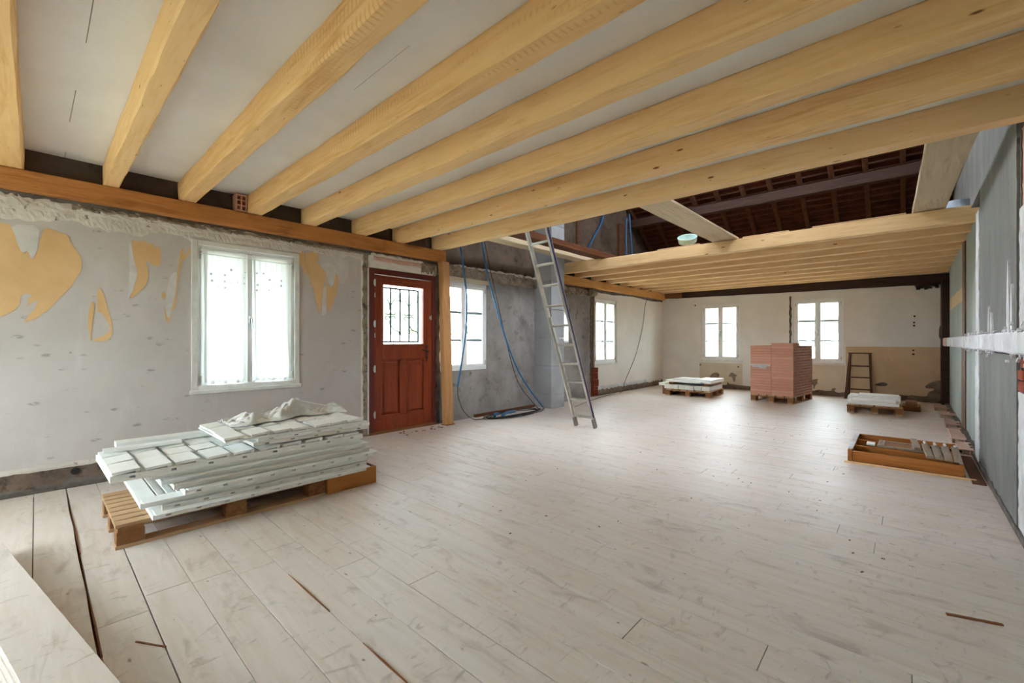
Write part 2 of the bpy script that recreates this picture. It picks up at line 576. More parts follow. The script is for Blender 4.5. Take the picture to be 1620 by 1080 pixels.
def holed_wall(mb, u0, u1, z0, z1, holes, place, depth, mat_at):
    """wall slab cut into cells round its openings; place(u, d, z) with d running outwards"""
    us = sorted({u0, u1, *[h[0] for h in holes], *[h[1] for h in holes], *mat_at.get('cuts', [])})
    zs = sorted({z0, z1, *[h[2] for h in holes], *[h[3] for h in holes], *mat_at.get('zcuts', [])})
    for a, b in zip(us, us[1:]):
        for c_, d in zip(zs, zs[1:]):
            um, zm = (a + b) / 2, (c_ + d) / 2
            if um < u0 or um > u1 or zm < z0 or zm > z1: continue
            if any(h[0] < um < h[1] and h[2] < zm < h[3] for h in holes): continue
            vs = [place(x, y, z) for z in (c_, d) for y in (0, depth) for x in (a, b)]
            mb.add(vs, [(0, 2, 3, 1), (4, 5, 7, 6), (0, 1, 5, 4), (2, 6, 7, 3), (0, 4, 6, 2), (1, 3, 7, 5)], mat_at['f'](um, zm))


# pixel of the photograph -> point on the left wall plane
_yaw = math.atan(627 / 687.0)
_F, _R = (-math.sin(_yaw), math.cos(_yaw)), (math.cos(_yaw), math.sin(_yaw))


def _ray(u, v):
    a, b = (u - 810) / 687.0, (540 - v) / 687.0
    return (_F[0] + a * _R[0], _F[1] + a * _R[1], b)


def on_left(u, v, x=LX):
    r = _ray(u, v); k = x / r[0]
    return (r[1] * k, H + r[2] * k)


def on_back(u, v, y=BY):
    r = _ray(u, v); k = y / r[1]
    return (r[0] * k, H + r[2] * k)


def on_floor(u, v, z=0):
    r = _ray(u, v); k = (z - H) / r[2]
    return (r[0] * k, r[1] * k)


PL = lambda a, b, d: (LX + d, a, b)              # left wall: d proud into the room
PB = lambda a, b, d: (a, BY - d, b)              # back wall

# ================================================================ SETTING
# ---- floor: every board its own part
fl = thing('floor', 'whitewashed pine board floor running across the long room', 'floor', kind='structure')
MB().box(LX - .3, RX + .3, NY - .3, BY + .3, -.12, -.030).build('subfloor', 'subfloor', fl)
PITCH, Y0 = .1815, .350
k0 = int(math.floor((NY - Y0) / PITCH))
k1 = int(math.ceil((BY - Y0) / PITCH))
for k in range(k0, k1):
    ya, yb = Y0 + k * PITCH, Y0 + (k + 1) * PITCH
    ya, yb = max(ya, NY), min(yb, BY)
    if yb - ya < .03: continue
    gap = random.choice([.0009, .0012, .0015, .002, .0026])
    if k in (-1,): gap = .004
    x, cuts = LX + .01, []
    xx = LX + U(.8, 3.0)
    while xx < RX - .5:
        cuts.append(xx); xx += U(2.2, 3.6)
    ends = [x] + cuts + [RX + U(-.045, -.01)]
    for a, b in zip(ends, ends[1:]):
        dz = U(-.0007, .0007)
        g0 = gap
        mb = MB()
        n = 1
        if k == -2:                                     # the board with the splintered dark gap on its far side
            pts = [(a + (b - a) * i / 12) for i in range(13)]
            lo = [(p, ya + g0) for p in pts]
            hi = [(p, yb - .003 - .005 * abs(math.sin(p * 3.1)) - U(0, .002)) for p in pts][::-1]
            mb.prism(lo + hi, lambda p, q, d: (p, q, d), -.03, dz)
        else:
            mb.bbox(a + .0015, b - .0015, ya + g0, yb - g0, -.03, dz, .0010)
        mb.build('floorboard', 'floor', fl)
# orange splinters lying in two open joints
for (xa, xb, yy) in [(-2.40, -1.93, .8925), (-1.63, -1.32, .8925), (-2.9, -2.3, .1715), (-4.4, -3.5, .1715)]:
    mb = MB()
    mb.prism([(xa, yy - .002), ((xa + xb) / 2, yy - .0045), (xb, yy - .0015), (xb, yy + .002), ((xa + xb) / 2, yy + .003)], lambda p, q, d: (p, q, d), 0.0, .0045)
    mb.build('splinter', 'oldXb', fl)

# ---- left wall
W1 = (1.055, 2.0, .735, 2.19)
DO = (2.905, 3.975, 0.0, 2.18)
W2 = (4.05, 5.045, .765, 2.15)
NI = (7.05, 7.44, 1.19, 1.90)
W3 = (8.41, 9.39, .715, 2.19)
WX = (-2.5, -1.3, .6, 2.3)                  # unseen opening added to let daylight into the near end
wl = thing('wall_left', 'long left wall, wallpapered near, grey render in the middle, white beyond', 'wall', kind='structure')
mb = MB()


def lmat(u, z):
    if z > 2.40: return 3
    if u < 2.80: return 0
    if u < 4.0: return 2
    if u < 8.40: return 1
    return 2


holed_wall(mb, NY - .3, BY + .3, -.12, 5.4, [W1, DO, W2, NI, W3, WX], lambda u, d, z: (LX - d, u, z), .42,
           {'f': lmat, 'cuts': [2.80, 4.0, 8.40], 'zcuts': [2.40]})
mb.build('wall_surface', ['wallpaper', 'greyrender', 'whitewall', 'upperwall'], wl)


def chaikin(P):
    out = []
    for i, p in enumerate(P):
        q = P[(i + 1) % len(P)]
        for k in (.22, .78): out.append((p[0] + (q[0] - p[0]) * k + U(-.003, .003), p[1] + (q[1] - p[1]) * k + U(-.003, .003)))
    return out


def patch(name, mat, px, depth=.003, fn=on_left, pl=PL, par=None, lift=0.0):
    poly = chaikin([fn(*p) for p in px])
    mb = MB().prism(poly, pl, -.002, depth + lift)
    return mb.build(name, mat, par or wl)


A = lambda pts: [(x / 2.078, 280 + y / 2.078) for x, y in pts]
B = lambda pts: [(280 + x / 3.177, 360 + y / 3.177) for x, y in pts]
patch('torn_patch', 'tear', A([(-60, 120), (0, 150), (35, 155), (50, 200), (75, 255), (90, 240), (105, 275), (125, 240), (130, 205), (148, 165), (190, 180), (225, 190), (240, 230), (262, 255), (272, 280), (262, 315), (240, 350), (200, 395), (150, 445), (110, 468), (75, 480), (95, 455), (118, 425), (124, 402), (104, 412), (84, 428), (96, 400), (106, 385), (70, 382), (64, 430), (0, 462), (-60, 480)]))
patch('torn_patch', 'tear', A([(430, 205), (440, 270), (455, 320), (440, 365), (420, 405), (450, 385), (485, 350), (488, 310), (480, 270), (500, 290), (525, 295), (530, 260), (525, 225), (515, 238), (505, 215), (490, 222), (480, 208), (455, 212)]))
patch('torn_patch', 'tear', A([(322, 355), (318, 440), (340, 450), (355, 480), (366, 500), (340, 522), (312, 530), (300, 535), (330, 540), (360, 535), (374, 503), (345, 390)]))
patch('torn_patch', 'tear', A([(298, 410), (291, 445), (289, 490), (297, 550), (301, 505), (308, 460), (312, 410)]))
patch('torn_patch', 'tear', A([(538, 375), (529, 390), (540, 407), (547, 388)]))
patch('torn_patch', 'tear', A([(600, 225), (592, 260), (584, 310), (580, 370), (570, 415), (563, 440), (575, 432), (583, 372), (588, 320), (600, 268), (610, 270), (625, 245), (626, 225), (612, 255), (603, 250)]))
patch('torn_patch', 'tear', A([(538, 430), (551, 490), (566, 440), (552, 472), (542, 425)]))
patch('torn_patch', 'tear', B([(603, 115), (640, 120), (643, 180), (655, 250), (640, 225), (625, 195), (612, 160)]))
patch('torn_patch', 'tear', B([(652, 120), (705, 125), (715, 150), (705, 170), (715, 190), (745, 220), (748, 260), (735, 290), (727, 370), (717, 447), (700, 370), (680, 300), (650, 210), (648, 150)]))
patch('torn_patch', 'tear', B([(750, 270), (765, 305), (790, 290), (800, 220), (812, 250), (805, 320), (785, 380), (762, 432), (752, 370), (750, 310)]))
# paler strips of paper where the layer below shows
patch('paper_strip', 'paper', A([(35, 155), (130, 160), (125, 235), (105, 275), (90, 240), (75, 255), (50, 200)]), .006)
patch('paper_strip', 'paper', A([(432, 215), (438, 270), (454, 320), (440, 362), (424, 400), (418, 392), (426, 300), (424, 220)]), .005)
patch('paper_strip', 'paper', A([(560, 320), (585, 310), (578, 370), (568, 430), (552, 478), (543, 430), (548, 370)]), .002)
patch('paper_strip', 'paper', B([(735, 295), (748, 300), (752, 420), (745, 440), (725, 440)]), .004)
patch('paper_strip', 'paper', B([(715, 130), (862, 150), (864, 230), (830, 300), (800, 210), (790, 285), (768, 300), (745, 215), (715, 180)]), .006)


def ragged(name, mat, y0, y1, ztop, zbot, amp, seg, x0, x1, rough=.012, rows=4, topamp=.0, par=None, tilt=None):
    """uneven crust on the left wall with a torn lower edge"""
    mb = MB()
    vs, fs = [], []
    cols = seg + 1
    ph = U(0, 9)
    for i in range(cols):
        f = i / seg
        y = y0 + (y1 - y0) * f
        wk = max(-1, min(1, (wk if i else 0) + U(-.5, .5)))
        zb = zbot + amp * (.35 * math.sin(f * seg * .17 + ph) + .75 * wk)
        zt = ztop + topamp * U(-1, 1) + (tilt or 0) * f
        for j in range(rows + 1):
            g_ = j / rows
            xx = x0 + (x1 - x0) * (1 if 0 < j < rows else .35) + (U(-rough, rough) if 0 < j < rows else 0)
            vs.append((xx, y, zt + (zb - zt) * g_))
        vs.append((LX - .01, y, zb - .004))
        vs.append((LX - .01, y, zt + .004))
    n = rows + 3
    for i in range(seg):
        for k in range(n):
            fs.append((i * n + k, i * n + (k + 1) % n, (i + 1) * n + (k + 1) % n, (i + 1) * n + k))
    fs.append(tuple(range(n))); fs.append(tuple(seg * n + k for k in range(n)))
    mb.add(vs, fs)
    return mb.build(name, mat, par or wl)


ragged('mortar_strip', 'greydark', NY, 4.0, 2.41, 2.335, .012, 90, LX, LX + .012, .004)
ragged('crumbling_plaster', 'rough', NY, 1.02, 2.36, 2.205, .035, 200, LX, LX + .010, .004, 6, .012)
ragged('crumbling_plaster', 'rough', 1.02, 2.06, 2.37, 2.245, .018, 60, LX, LX + .012, .004, 5, .012)
ragged('crumbling_plaster', 'rough', 2.06, 2.83, 2.37, 2.25, .045, 56, LX, LX + .010, .004, 5, .012)
ragged('crumbling_plaster', 'rough', NY, 2.0, 2.365, 2.285, .03, 160, LX + .008, LX + .018, .006, 4, .016)
ragged('crumbling_plaster', 'roughgrey', .2, 2.9, 2.372, 2.325, .014, 90, LX + .002, LX + .026, .012, 3, .008)
# over the door
ragged('lintel_plaster', 'whitewall', 2.93, 3.93, 2.30, 2.185, .002, 20, LX, LX + .016, .003)
ragged('lintel_plaster', 'pinkplaster', 2.98, 3.80, 2.345, 2.275, .014, 26, LX, LX + .022, .005, 3, .01)
ragged('lintel_plaster', 'roughgrey', 3.72, 3.98, 2.36, 2.19, .02, 14, LX, LX + .026, .012, 5, .01)
ragged('lintel_plaster', 'rough', 2.93, 3.75, 2.38, 2.335, .012, 30, LX, LX + .024, .01, 3, .01)


def upright_strip(name, mat, ya, yb, z0, z1, proud, jag=.012, seg=40, par=None):
    mb = MB()
    lo = [(ya + U(-jag, jag), z0 + (z1 - z0) * i / seg) for i in range(seg + 1)]
    hi = [(yb + U(-jag, jag), z0 + (z1 - z0) * i / seg) for i in range(seg + 1)]
    vs, fs = [], []
    for a, b in zip(lo, hi):
        vs += [(LX - .005, a[0], a[1]), (LX + proud + U(-.006, .006), a[0] + .01, a[1]), (LX + proud + U(-.006, .006), b[0] - .01, b[1]), (LX - .005, b[0], b[1])]
    for i in range(seg):
        for k in range(4):
            fs.append((i * 4 + k, i * 4 + (k + 1) % 4, (i + 1) * 4 + (k + 1) % 4, (i + 1) * 4 + k))
    fs += [(0, 1, 2, 3), tuple(seg * 4 + k for k in range(4))]
    return mb.add(vs, fs).build(name, mat, par or wl)


upright_strip('mortar_strip', 'roughgrey', 2.82, 2.905, 0, 2.36, .012)
upright_strip('mortar_strip', 'greydark', 3.975, 4.06, 0, 2.2, .012)
MB().bbox(LX - .01, LX + .02, 2.885, 2.902, 0.02, 2.17, .003).build('door_lining', 'limewhite', wl)
# stained band along the foot of the wall
ragged('exposed_base', 'dadodark', NY, 2.82, .185, .02, .01, 70, LX, LX + .012, .006, 4, .012)
ragged('exposed_base', 'greydark', -.6, 2.8, .085, .0, .005, 60, LX, LX + .018, .006, 2, .02)
ragged('exposed_base', 'rough', NY, 2.82, .215, .178, .012, 70, LX, LX + .010, .004, 2, .004)
mb = MB().tube([(LX + .016, .222, .135), (LX + .004, .222, .135)], [.03, .02], 10)
mb.build('bolt_hole', 'black', wl)
# middle part: exposed rubble band over the grey render
ragged('rubble_band', 'roughgrey', 4.1, 6.32, 2.40, 2.205, .012, 60, LX, LX + .05, .016, 7, .02)
ragged('rubble_band', 'rough', 4.3, 6.32, 2.405, 2.36, .012, 44, LX + .03, LX + .055, .008, 2, .012)
MB().bbox(LX - .02, LX + .035, 4.1, 5.10, 2.150, 2.215, .006).build('lintel', 'creamwall', wl)
ragged('rubble_band', 'roughgrey', 6.7, 8.36, 2.36, 2.20, .012, 44, LX, LX + .06, .016, 6, .015)
MB().tube([(LX + .05, 8.02, 2.29), (LX + .05, 8.34, 2.29)], [.085, .07], 10).build('broken_pipe', 'damp', wl, smooth=True)
upright_strip('mortar_strip', 'greydark', 8.22, 8.29, .3, 2.2, .014, .02)
upright_strip('timber_upright', 'oldZ', 8.29, 8.37, .62, 2.3, .02, .006)
upright_strip('mortar_strip', 'greydark', 6.74, 6.86, .02, .8, .02, .03, 20)
for k, (z0, z1) in enumerate([(.03, .22), (.225, .38), (.385, .52), (.525, .64)]):        # broken hollow bricks at the jamb
    mb = MB()
    y0, y1 = 8.25 + U(-.01, .01), 8.43 + U(-.02, .02)
    for a in (0, 1): mb.box(LX - .02, LX + .075, y0 + a * (y1 - y0 - .014), y0 + .014 + a * (y1 - y0 - .014), z0, z1)
    for q in range(4):
        zz = z0 + (z1 - z0 - .012) * q / 3
        mb.box(LX - .02, LX + .070, y0 + .014, y1 - .014, zz, zz + .012)
    mb.box(LX - .02, LX + .068, (y0 + y1) / 2 - .006, (y0 + y1) / 2 + .006, z0 + .012, z1 - .012)
    mb.box(LX - .02, LX + .02, y0 + .014, y1 - .014, z0, z1)
    mb.build('brick', 'redbrick', wl)
# far part: base of the white wall, crumbling
ragged('exposed_base', 'damp', 8.45, BY - .02, .13, .0, .003, 70, LX, LX + .02, .012, 4, .02)
ragged('exposed_base', 'limewhite', 8.5, 11.0, .215, .135, .02, 50, LX, LX + .012, .006, 3, .006)
ragged('crumbling_plaster', 'greydark', 8.4, BY - .05, 2.40, 2.335, .02, 50, LX, LX + .01, .004, 2, .005)
MB().bbox(LX - .01, LX + .045, 4.75, 6.25, .0, .045, .006).build('skirting_board', 'oldY', wl)

# ---- back wall
W4 = (-4.10, -3.155, .735, 2.19)
W5 = (-2.005, -1.06, .735, 2.19)
wb = thing('wall_back', 'white far end wall with two windows over a tan painted lower part', 'wall', kind='structure')
mb = MB()
holed_wall(mb, LX - .4, RX + .4, -.12, 3.0, [W4, W5], lambda u, d, z: (u, BY + d, z), .42,
           {'f': lambda u, z: 0, 'cuts': []})
mb.build('wall_surface', ['whitewall'], wb)
MB().box(-1.02, RX - .06, BY - .004, BY + .01, .0, 1.11).build('painted_dado', 'tandado', wb)
MB().box(-2.08, -1.03, BY - .003, BY + .01, .0, .69).build('painted_dado', 'creamwall', wb)
MB().box(-4.15, -3.1, BY - .003, BY + .01, .12, .66).build('painted_dado', 'creamwall', wb)


def blob(cx, cz, rx, rz_, n=14, jag=.3):
    return [(cx + math.cos(2 * PI * i / n) * rx * U(1 - jag, 1 + jag), cz + math.sin(2 * PI * i / n) * rz_ * U(1 - jag, 1 + jag)) for i in range(n)]


def bpatch(px, mat='damp', d=.007):
    MB().prism(chaikin([on_back(*p) for p in px]), PB, -.002, d).build('damp_patch', mat, wb)


Q = lambda pts, ox, oy, s: [(ox + x / s, oy + y / s) for x, y in pts]
bpatch(Q([(395, 835), (420, 808), (460, 805), (480, 822), (470, 845), (450, 862), (400, 862)], 1050, 440, 5.4))
bpatch(Q([(552, 840), (570, 808), (590, 804), (600, 815), (630, 828), (612, 845), (612, 880), (596, 884), (590, 850), (570, 838)], 1050, 440, 5.4))
bpatch(Q([(540, 880), (560, 900), (600, 905), (650, 915), (740, 925), (740, 962), (540, 955)], 1050, 440, 5.4))
bpatch(Q([(1250, 890), (1275, 865), (1320, 858), (1310, 880), (1318, 895), (1295, 915), (1290, 940), (1280, 945), (1280, 910), (1262, 905)], 1050, 440, 5.4))
bpatch(Q([(1430, 950), (1450, 938), (1475, 940), (1460, 955), (1465, 970), (1440, 972)], 1050, 440, 5.4))
bpatch(Q([(1085, 565), (1130, 552), (1155, 560), (1150, 572), (1110, 572)], 1020, 420, 3))
bpatch(Q([(1325, 580), (1350, 555), (1415, 540), (1418, 655), (1240, 650), (1250, 612), (1300, 618), (1340, 622), (1345, 600), (1375, 590), (1370, 582)], 1020, 420, 3), 'damp', .017)
bpatch(Q([(1395, 345), (1398, 290), (1412, 275), (1420, 275), (1420, 350)], 1020, 420, 3), 'dadodark', .010)
mb = MB()                                                                            # crumbling foot of the wall
poly = [(LX, 0)] + [(RX - .02, 0)] + [(x, .075 + U(0, .05)) for x in [RX - .02 - i * .12 for i in range(48)]]
MB().prism(poly, PB, -.002, .012).build('exposed_base', 'dadodark', wb)
poly = [(-2.085 + U(-.012, .008), 1.15 + i * .06) for i in range(20)] + [(-2.045 + U(-.008, .012), 2.29 - i * .06) for i in range(20)]
MB().prism(poly, PB, -.002, .004).build('crack_line', 'greydark', wb)
for (u, v) in [(1447, 500), (1446, 510), (1446, 515), (1445, 554), (1445, 560), (1100, 483), (1168, 580), (1108, 577)]:
    a, b = on_back(u, v)
    MB().prism(blob(a, b, .02, .02, 8), PB, -.002, .008).build('nail_hole', 'oldX', wb)
mb = MB()
beam(mb, (-4.9, BY - .03, 2.415), (RX + .05, BY - .03, 2.345), .10, .21, 16, .006, .01)
o = mb.build('head_beam', 'oldX', wb)
mb = MB()
beam(mb, (-5.12, BY - .035, 2.425), (-4.6, BY - .035, 2.42), .11, .19, 4, .004, .01)
mb.build('head_beam', 'oldXb', wb)
poly = [(x, 2.43 - .0125 * (x + 5.1) + U(-.02, .035)) for x in [-5.1 + .12 * i for i in range(47)]]
poly += [(x, 2.37 - .0125 * (x + 5.1)) for x in [RX - .05, -5.1]]
MB().prism(poly, PB, -.002, .05).build('crumbling_plaster', 'whitewall', wb)
mb = MB()
for i in range(30):
    a = U(.1, .45)
    mb.obox((a, BY - .04, 2.33 + U(-.04, .04)), (U(.03, .08), .06, U(.02, .06)), Matrix.Rotation(U(0, 3), 3, 'Y'))
mb.build('rubble_crust', 'greydark', wb, kind='stuff')

# ---- right wall
wr = thing('wall_right', 'long right wall of grey concrete infill panels between old timbers', 'wall', kind='structure')
MB().box(RX + .04, RX + .4, NY - .3, BY + .3, -.12, 5.4).build('wall_surface', 'concrete', wr)
RP = lambda a, b, d: (RX + .04 - d, a, b)


def rpanel(name, mat, y0, y1, z0, z1, proud, jag=.01, seg=24):
    lo = [(y0 + U(-jag, jag), z0 + (z1 - z0) * i / seg) for i in range(seg + 1)]
    hi = [(y1 + U(-jag, jag), z0 + (z1 - z0) * i / seg) for i in range(seg + 1)][::-1]
    return MB().prism(lo + hi, RP, -.02, proud).build(name, mat, wr)


rpanel('concrete_panel', 'concrete', 4.22, 6.14, .0, 1.13, .080)
rpanel('concrete_panel', 'concrete', 4.22, 6.14, 1.27, 2.7, .080)
rpanel('concrete_panel', 'concrete', 4.1, 7.1, 2.7, 5.2, .076, .0, 2)
rpanel('plaster_edge', 'limewhite', 6.14, 6.44, .0, 1.14, .088, .02)
rpanel('plaster_edge', 'limewhite', 6.14, 6.38, 1.26, 2.5, .088, .02)
rpanel('plaster_panel', 'paleconcrete', 6.44, 8.2, .0, 1.14, .03)
rpanel('plaster_panel', 'paleconcrete', 6.38, 8.2, 1.26, 2.6, .03)
rpanel('timber_post', 'oldZ', 8.2, 8.75, .0, 1.14, .04, .02)
rpanel('timber_post', 'oldZ', 8.3, 8.62, 1.26, 2.6, .04, .01)
rpanel('plaster_panel', 'paleconcrete', 8.75, 11.3, .0, 1.14, .03)
rpanel('plaster_panel', 'paleconcrete', 8.62, 11.3, 1.26, 2.6, .03)
rpanel('plaster_patch', 'tandado', 8.65, 11.2, 1.78, 1.98, .034, .04, 4)
rpanel('corner_timber', 'oldX', 11.45, BY - .0, .0, 2.4, .12, .02)
MB().box(RX - .075, RX + .02, BY - .11, BY, .0, 2.32).build('corner_timber', 'oldX', wr)
# near strip of brick and broken plaster
rpanel('plaster_edge', 'limewhite', 3.72, 4.20, .0, .90, .075, .02)
rpanel('plaster_edge', 'limewhite', 3.72, 4.16, 1.30, 2.05, .075, .02)
rpanel('plaster_edge', 'pinkplaster', 3.9, 4.2, 2.05, 2.56, .06, .015)
rpanel('plaster_panel', 'paleconcrete', NY, 3.72, .0, 2.7, .05)
for i in range(3):
    z0 = .905 + i * .074
    y0 = 4.0 + (.06 if i % 2 else 0)
    MB().bbox(RX - .032 + U(-.006, .006), RX + .05, y0, 4.21 + U(-.02, .01), z0, z0 + .062, .005).build('brick', 'redbrick', wr)
    MB().bbox(RX - .030 + U(-.006, .006), RX + .05, 3.74, y0 - .012, z0, z0 + .062, .005).build('brick', 'redbrick', wr)
for i in range(2):
    MB().bbox(RX - .032, RX + .05, 4.02, 4.2, 1.30 + .07 * i, 1.36 + .07 * i, .005).build('brick', 'redbrick', wr)
mb = MB()                                                                            # dark groove where panel meets brick
upright = [(4.20 + U(-.008, .02), z * .05) for z in range(0, 52)]
lo = upright + [(y - .035, z) for y, z in upright[::-1]]
MB().prism(lo, RP, -.02, .066).build('mortar_strip', 'greydark', wr)
# limewashed timber rail
mb = MB()
beam(mb, (RX - .005, 3.2, 1.14), (RX - .005, 11.35, 1.14), .13, .145, 40, .006, .014)
mb.build('timber_rail', 'limewhite', wr)
MB().bbox(RX - .078, RX + .05, 10.6, 11.38, 1.135, 1.285, .01).build('timber_rail', 'pinkplaster', wr, label='bare orange end of the limewashed rail')
mb = MB()                                                                            # flakes of plaster along the rail
for i in range(70):
    y = 3.7 + R() ** 1.3 * 3.6
    top = R() < .5
    z = (1.285 + U(-.005, .05 * (R() ** 2) + .01)) if top else (1.135 - U(-.005, .06 * R()))
    mb.obox((RX - .05 + U(-.015, .0), y, z), (.014, U(.012, .06), U(.005, .018)), Matrix.Rotation(U(-.6, .6), 3, 'X'))
mb.build('plaster_crumbs', 'limewhite', wr, kind='stuff')
for (y0, y1, z1) in [(5.38, 5.46, 1.52), (5.22, 5.32, 1.46), (4.40, 4.50, 1.78), (4.28, 4.36, 1.60)]:
    n = 8
    poly = [(y0 + (y1 - y0) * i / n, 1.25) for i in range(n + 1)] + [(y1, 1.25 + (z1 - 1.25) * .5), ((y0 + y1) / 2 + .01, z1), ((y0 + y1) / 2 - .012, z1 - .03), (y0, 1.25 + (z1 - 1.25) * .4)]
    MB().prism(poly, RP, .0, .092).build('plaster_drip', 'limewhite', wr)
mb = MB()                                                                            # dark ragged joint along the floor
poly = [(3.0 + i * .1, 0.0) for i in range(91)] + [(12.0 - i * .1, .035 + U(0, .04)) for i in range(91)]
MB().prism(poly, RP, -.02, .088).build('exposed_base', 'greydark', wr)

# ---- near end wall (behind the camera) with an opening added for daylight
wn = thing('wall_front', 'near end wall behind the viewpoint with one window added for light', 'wall', kind='structure')
GA = (-4.4, -2.6, 0.55, 2.1)
mb = MB()
holed_wall(mb, LX - .4, RX + .4, -.12, 3.0, [GA], lambda u, d, z: (u, NY - d, z), .4, {'f': lambda u, z: 0})
mb.build('wall_surface', ['whitewall'], wn)

# ---- ceiling over the near bay
ce = thing('ceiling', 'white plaster ceiling between the near joists', 'ceiling', kind='structure')
MB().box(LX - .08, RX + .05, NY, 4.04, ZC, ZC + .10).build('plaster_board', 'ceiling', ce)
for (a, b) in [((148, 0), (136, 68)), ((120, 143), (110, 193)), ((104, 240), (101, 256)), ((648, 72), (560, 142))]:
    r0, r1 = _ray(*a), _ray(*b)
    k = (ZC - H) / r0[2]; l_ = (ZC - H) / r1[2]
    mb = MB().tube([(r0[0] * k, r0[1] * k, ZC), ((r0[0] * k + r1[0] * l_) / 2 + .004, (r0[1] * k + r1[1] * l_) / 2, ZC), (r1[0] * l_, r1[1] * l_, ZC)], .0016 if a[0] < 500 else .0008, 4)
    mb.build('crack_line', 'crack', ce)
MB().box(LX - .12, LX - .05, NY, 4.06, 2.40, ZC + .1).build('wall_plate', 'oldY', ce)
MB().box(LX - .05, RX + .04, 4.04, 4.10, ZC + .02, 8.3).build('attic_partition', 'oldX', ce)

# ---- column
co = thing('concrete_column', 'square grey concrete block column against the left wall behind the ladder', 'column', kind='structure')
zz = [0, .255, .77, 1.285, 1.80, 2.315, 2.83, 3.345, 3.86, 4.4]
for a, b in zip(zz, zz[1:]):
    MB().bbox(LX - .01, -4.775 + U(-.002, .002), 6.29, 6.69, a + .003, b - .001, .004).build('concrete_block', 'block', co)

# ---- roof
rf = thing('roof', 'dark underside of the tiled roof above the open bay', 'roof', kind='structure')
sl, z_e = .67, 2.86
nrm = math.hypot(1, sl)
zr = lambda y: z_e + sl * (12.3 - y)
k = 0
y = 12.3
rowsY = []
while y > 4.1:
    rowsY.append(y); y -= .125
mb = MB()
for a, b in zip(rowsY, rowsY[1:]):
    vs = [(LX - .4, a, zr(a) + .05), (RX + .4, a, zr(a) + .05), (RX + .4, b + .0, zr(b) + .075), (LX - .4, b, zr(b) + .075),
          (LX - .4, a, zr(a) + .10), (RX + .4, a, zr(a) + .10), (RX + .4, b, zr(b) + .125), (LX - .4, b, zr(b) + .125)]
    mb.add(vs, [(0, 1, 2, 3), (4, 5, 6, 7), (0, 1, 5, 4), (2, 3, 7, 6), (0, 3, 7, 4), (1, 2, 6, 5)])
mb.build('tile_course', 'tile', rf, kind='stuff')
bm0 = None
for a in rowsY:
    if bm0 is None:
        bm0 = MB().box(LX - .3, RX + .3, -.018, .018, 0, .03).build('batten', 'rafter', rf)
        bm0.location = (0, a, zr(a) + .02)
    else:
        c_ = bm0.copy(); C.objects.link(c_); c_.parent = rf; c_.location = (0, a, zr(a) + .02)
x = LX + .1
ra0 = None
while x < RX:
    mb = MB()
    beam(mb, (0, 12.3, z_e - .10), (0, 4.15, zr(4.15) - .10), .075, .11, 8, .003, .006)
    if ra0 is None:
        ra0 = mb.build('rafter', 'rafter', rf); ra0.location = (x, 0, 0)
    else:
        c_ = ra0.copy(); C.objects.link(c_); c_.parent = rf; c_.location = (x, 0, 0)
    x += .5
mb = MB()
beam(mb, (LX - .2, 10.02, 4.03), (RX + .2, 10.02, 4.03), .16, .2, 14, .005, .012)
mb.build('purlin', 'oldX', rf)
mb = MB()
beam(mb, (LX - .2, 7.4, 5.8), (RX + .2, 7.4, 5.8), .16, .2, 14, .005, .012)
mb.build('purlin', 'oldX', rf)
# attic side wall and its post
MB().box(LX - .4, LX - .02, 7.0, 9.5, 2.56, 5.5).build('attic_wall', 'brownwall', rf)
MB().bbox(LX - .05, LX + .09, 9.4, 9.58, 2.76, 4.05, .01).build('attic_post', 'rafter', rf)
MB().bbox(LX - .03, LX + .05, 7.65, 7.75, 2.76, 4.8, .01).build('attic_post', 'rafter', rf)
MB().box(LX - .3, RX + .3, 7.14, BY, ZC + .0, ZC + .022).build('loft_board', 'plankX', rf)

# ================================================================ WINDOWS AND DOOR
def ring(mb, x0, x1, z0, z1, wd, y0, y1, wt=None, wbm=None):
    wt, wbm = wt or wd, wbm or wd
    mb.bbox(x0, x0 + wd, y0, y1, z0, z1, .003)
    mb.bbox(x1 - wd, x1, y0, y1, z0, z1, .003)
    mb.bbox(x0 + wd, x1 - wd, y0, y1, z0, z0 + wbm, .003)
    mb.bbox(x0 + wd, x1 - wd, y0, y1, z1 - wt, z1, .003)


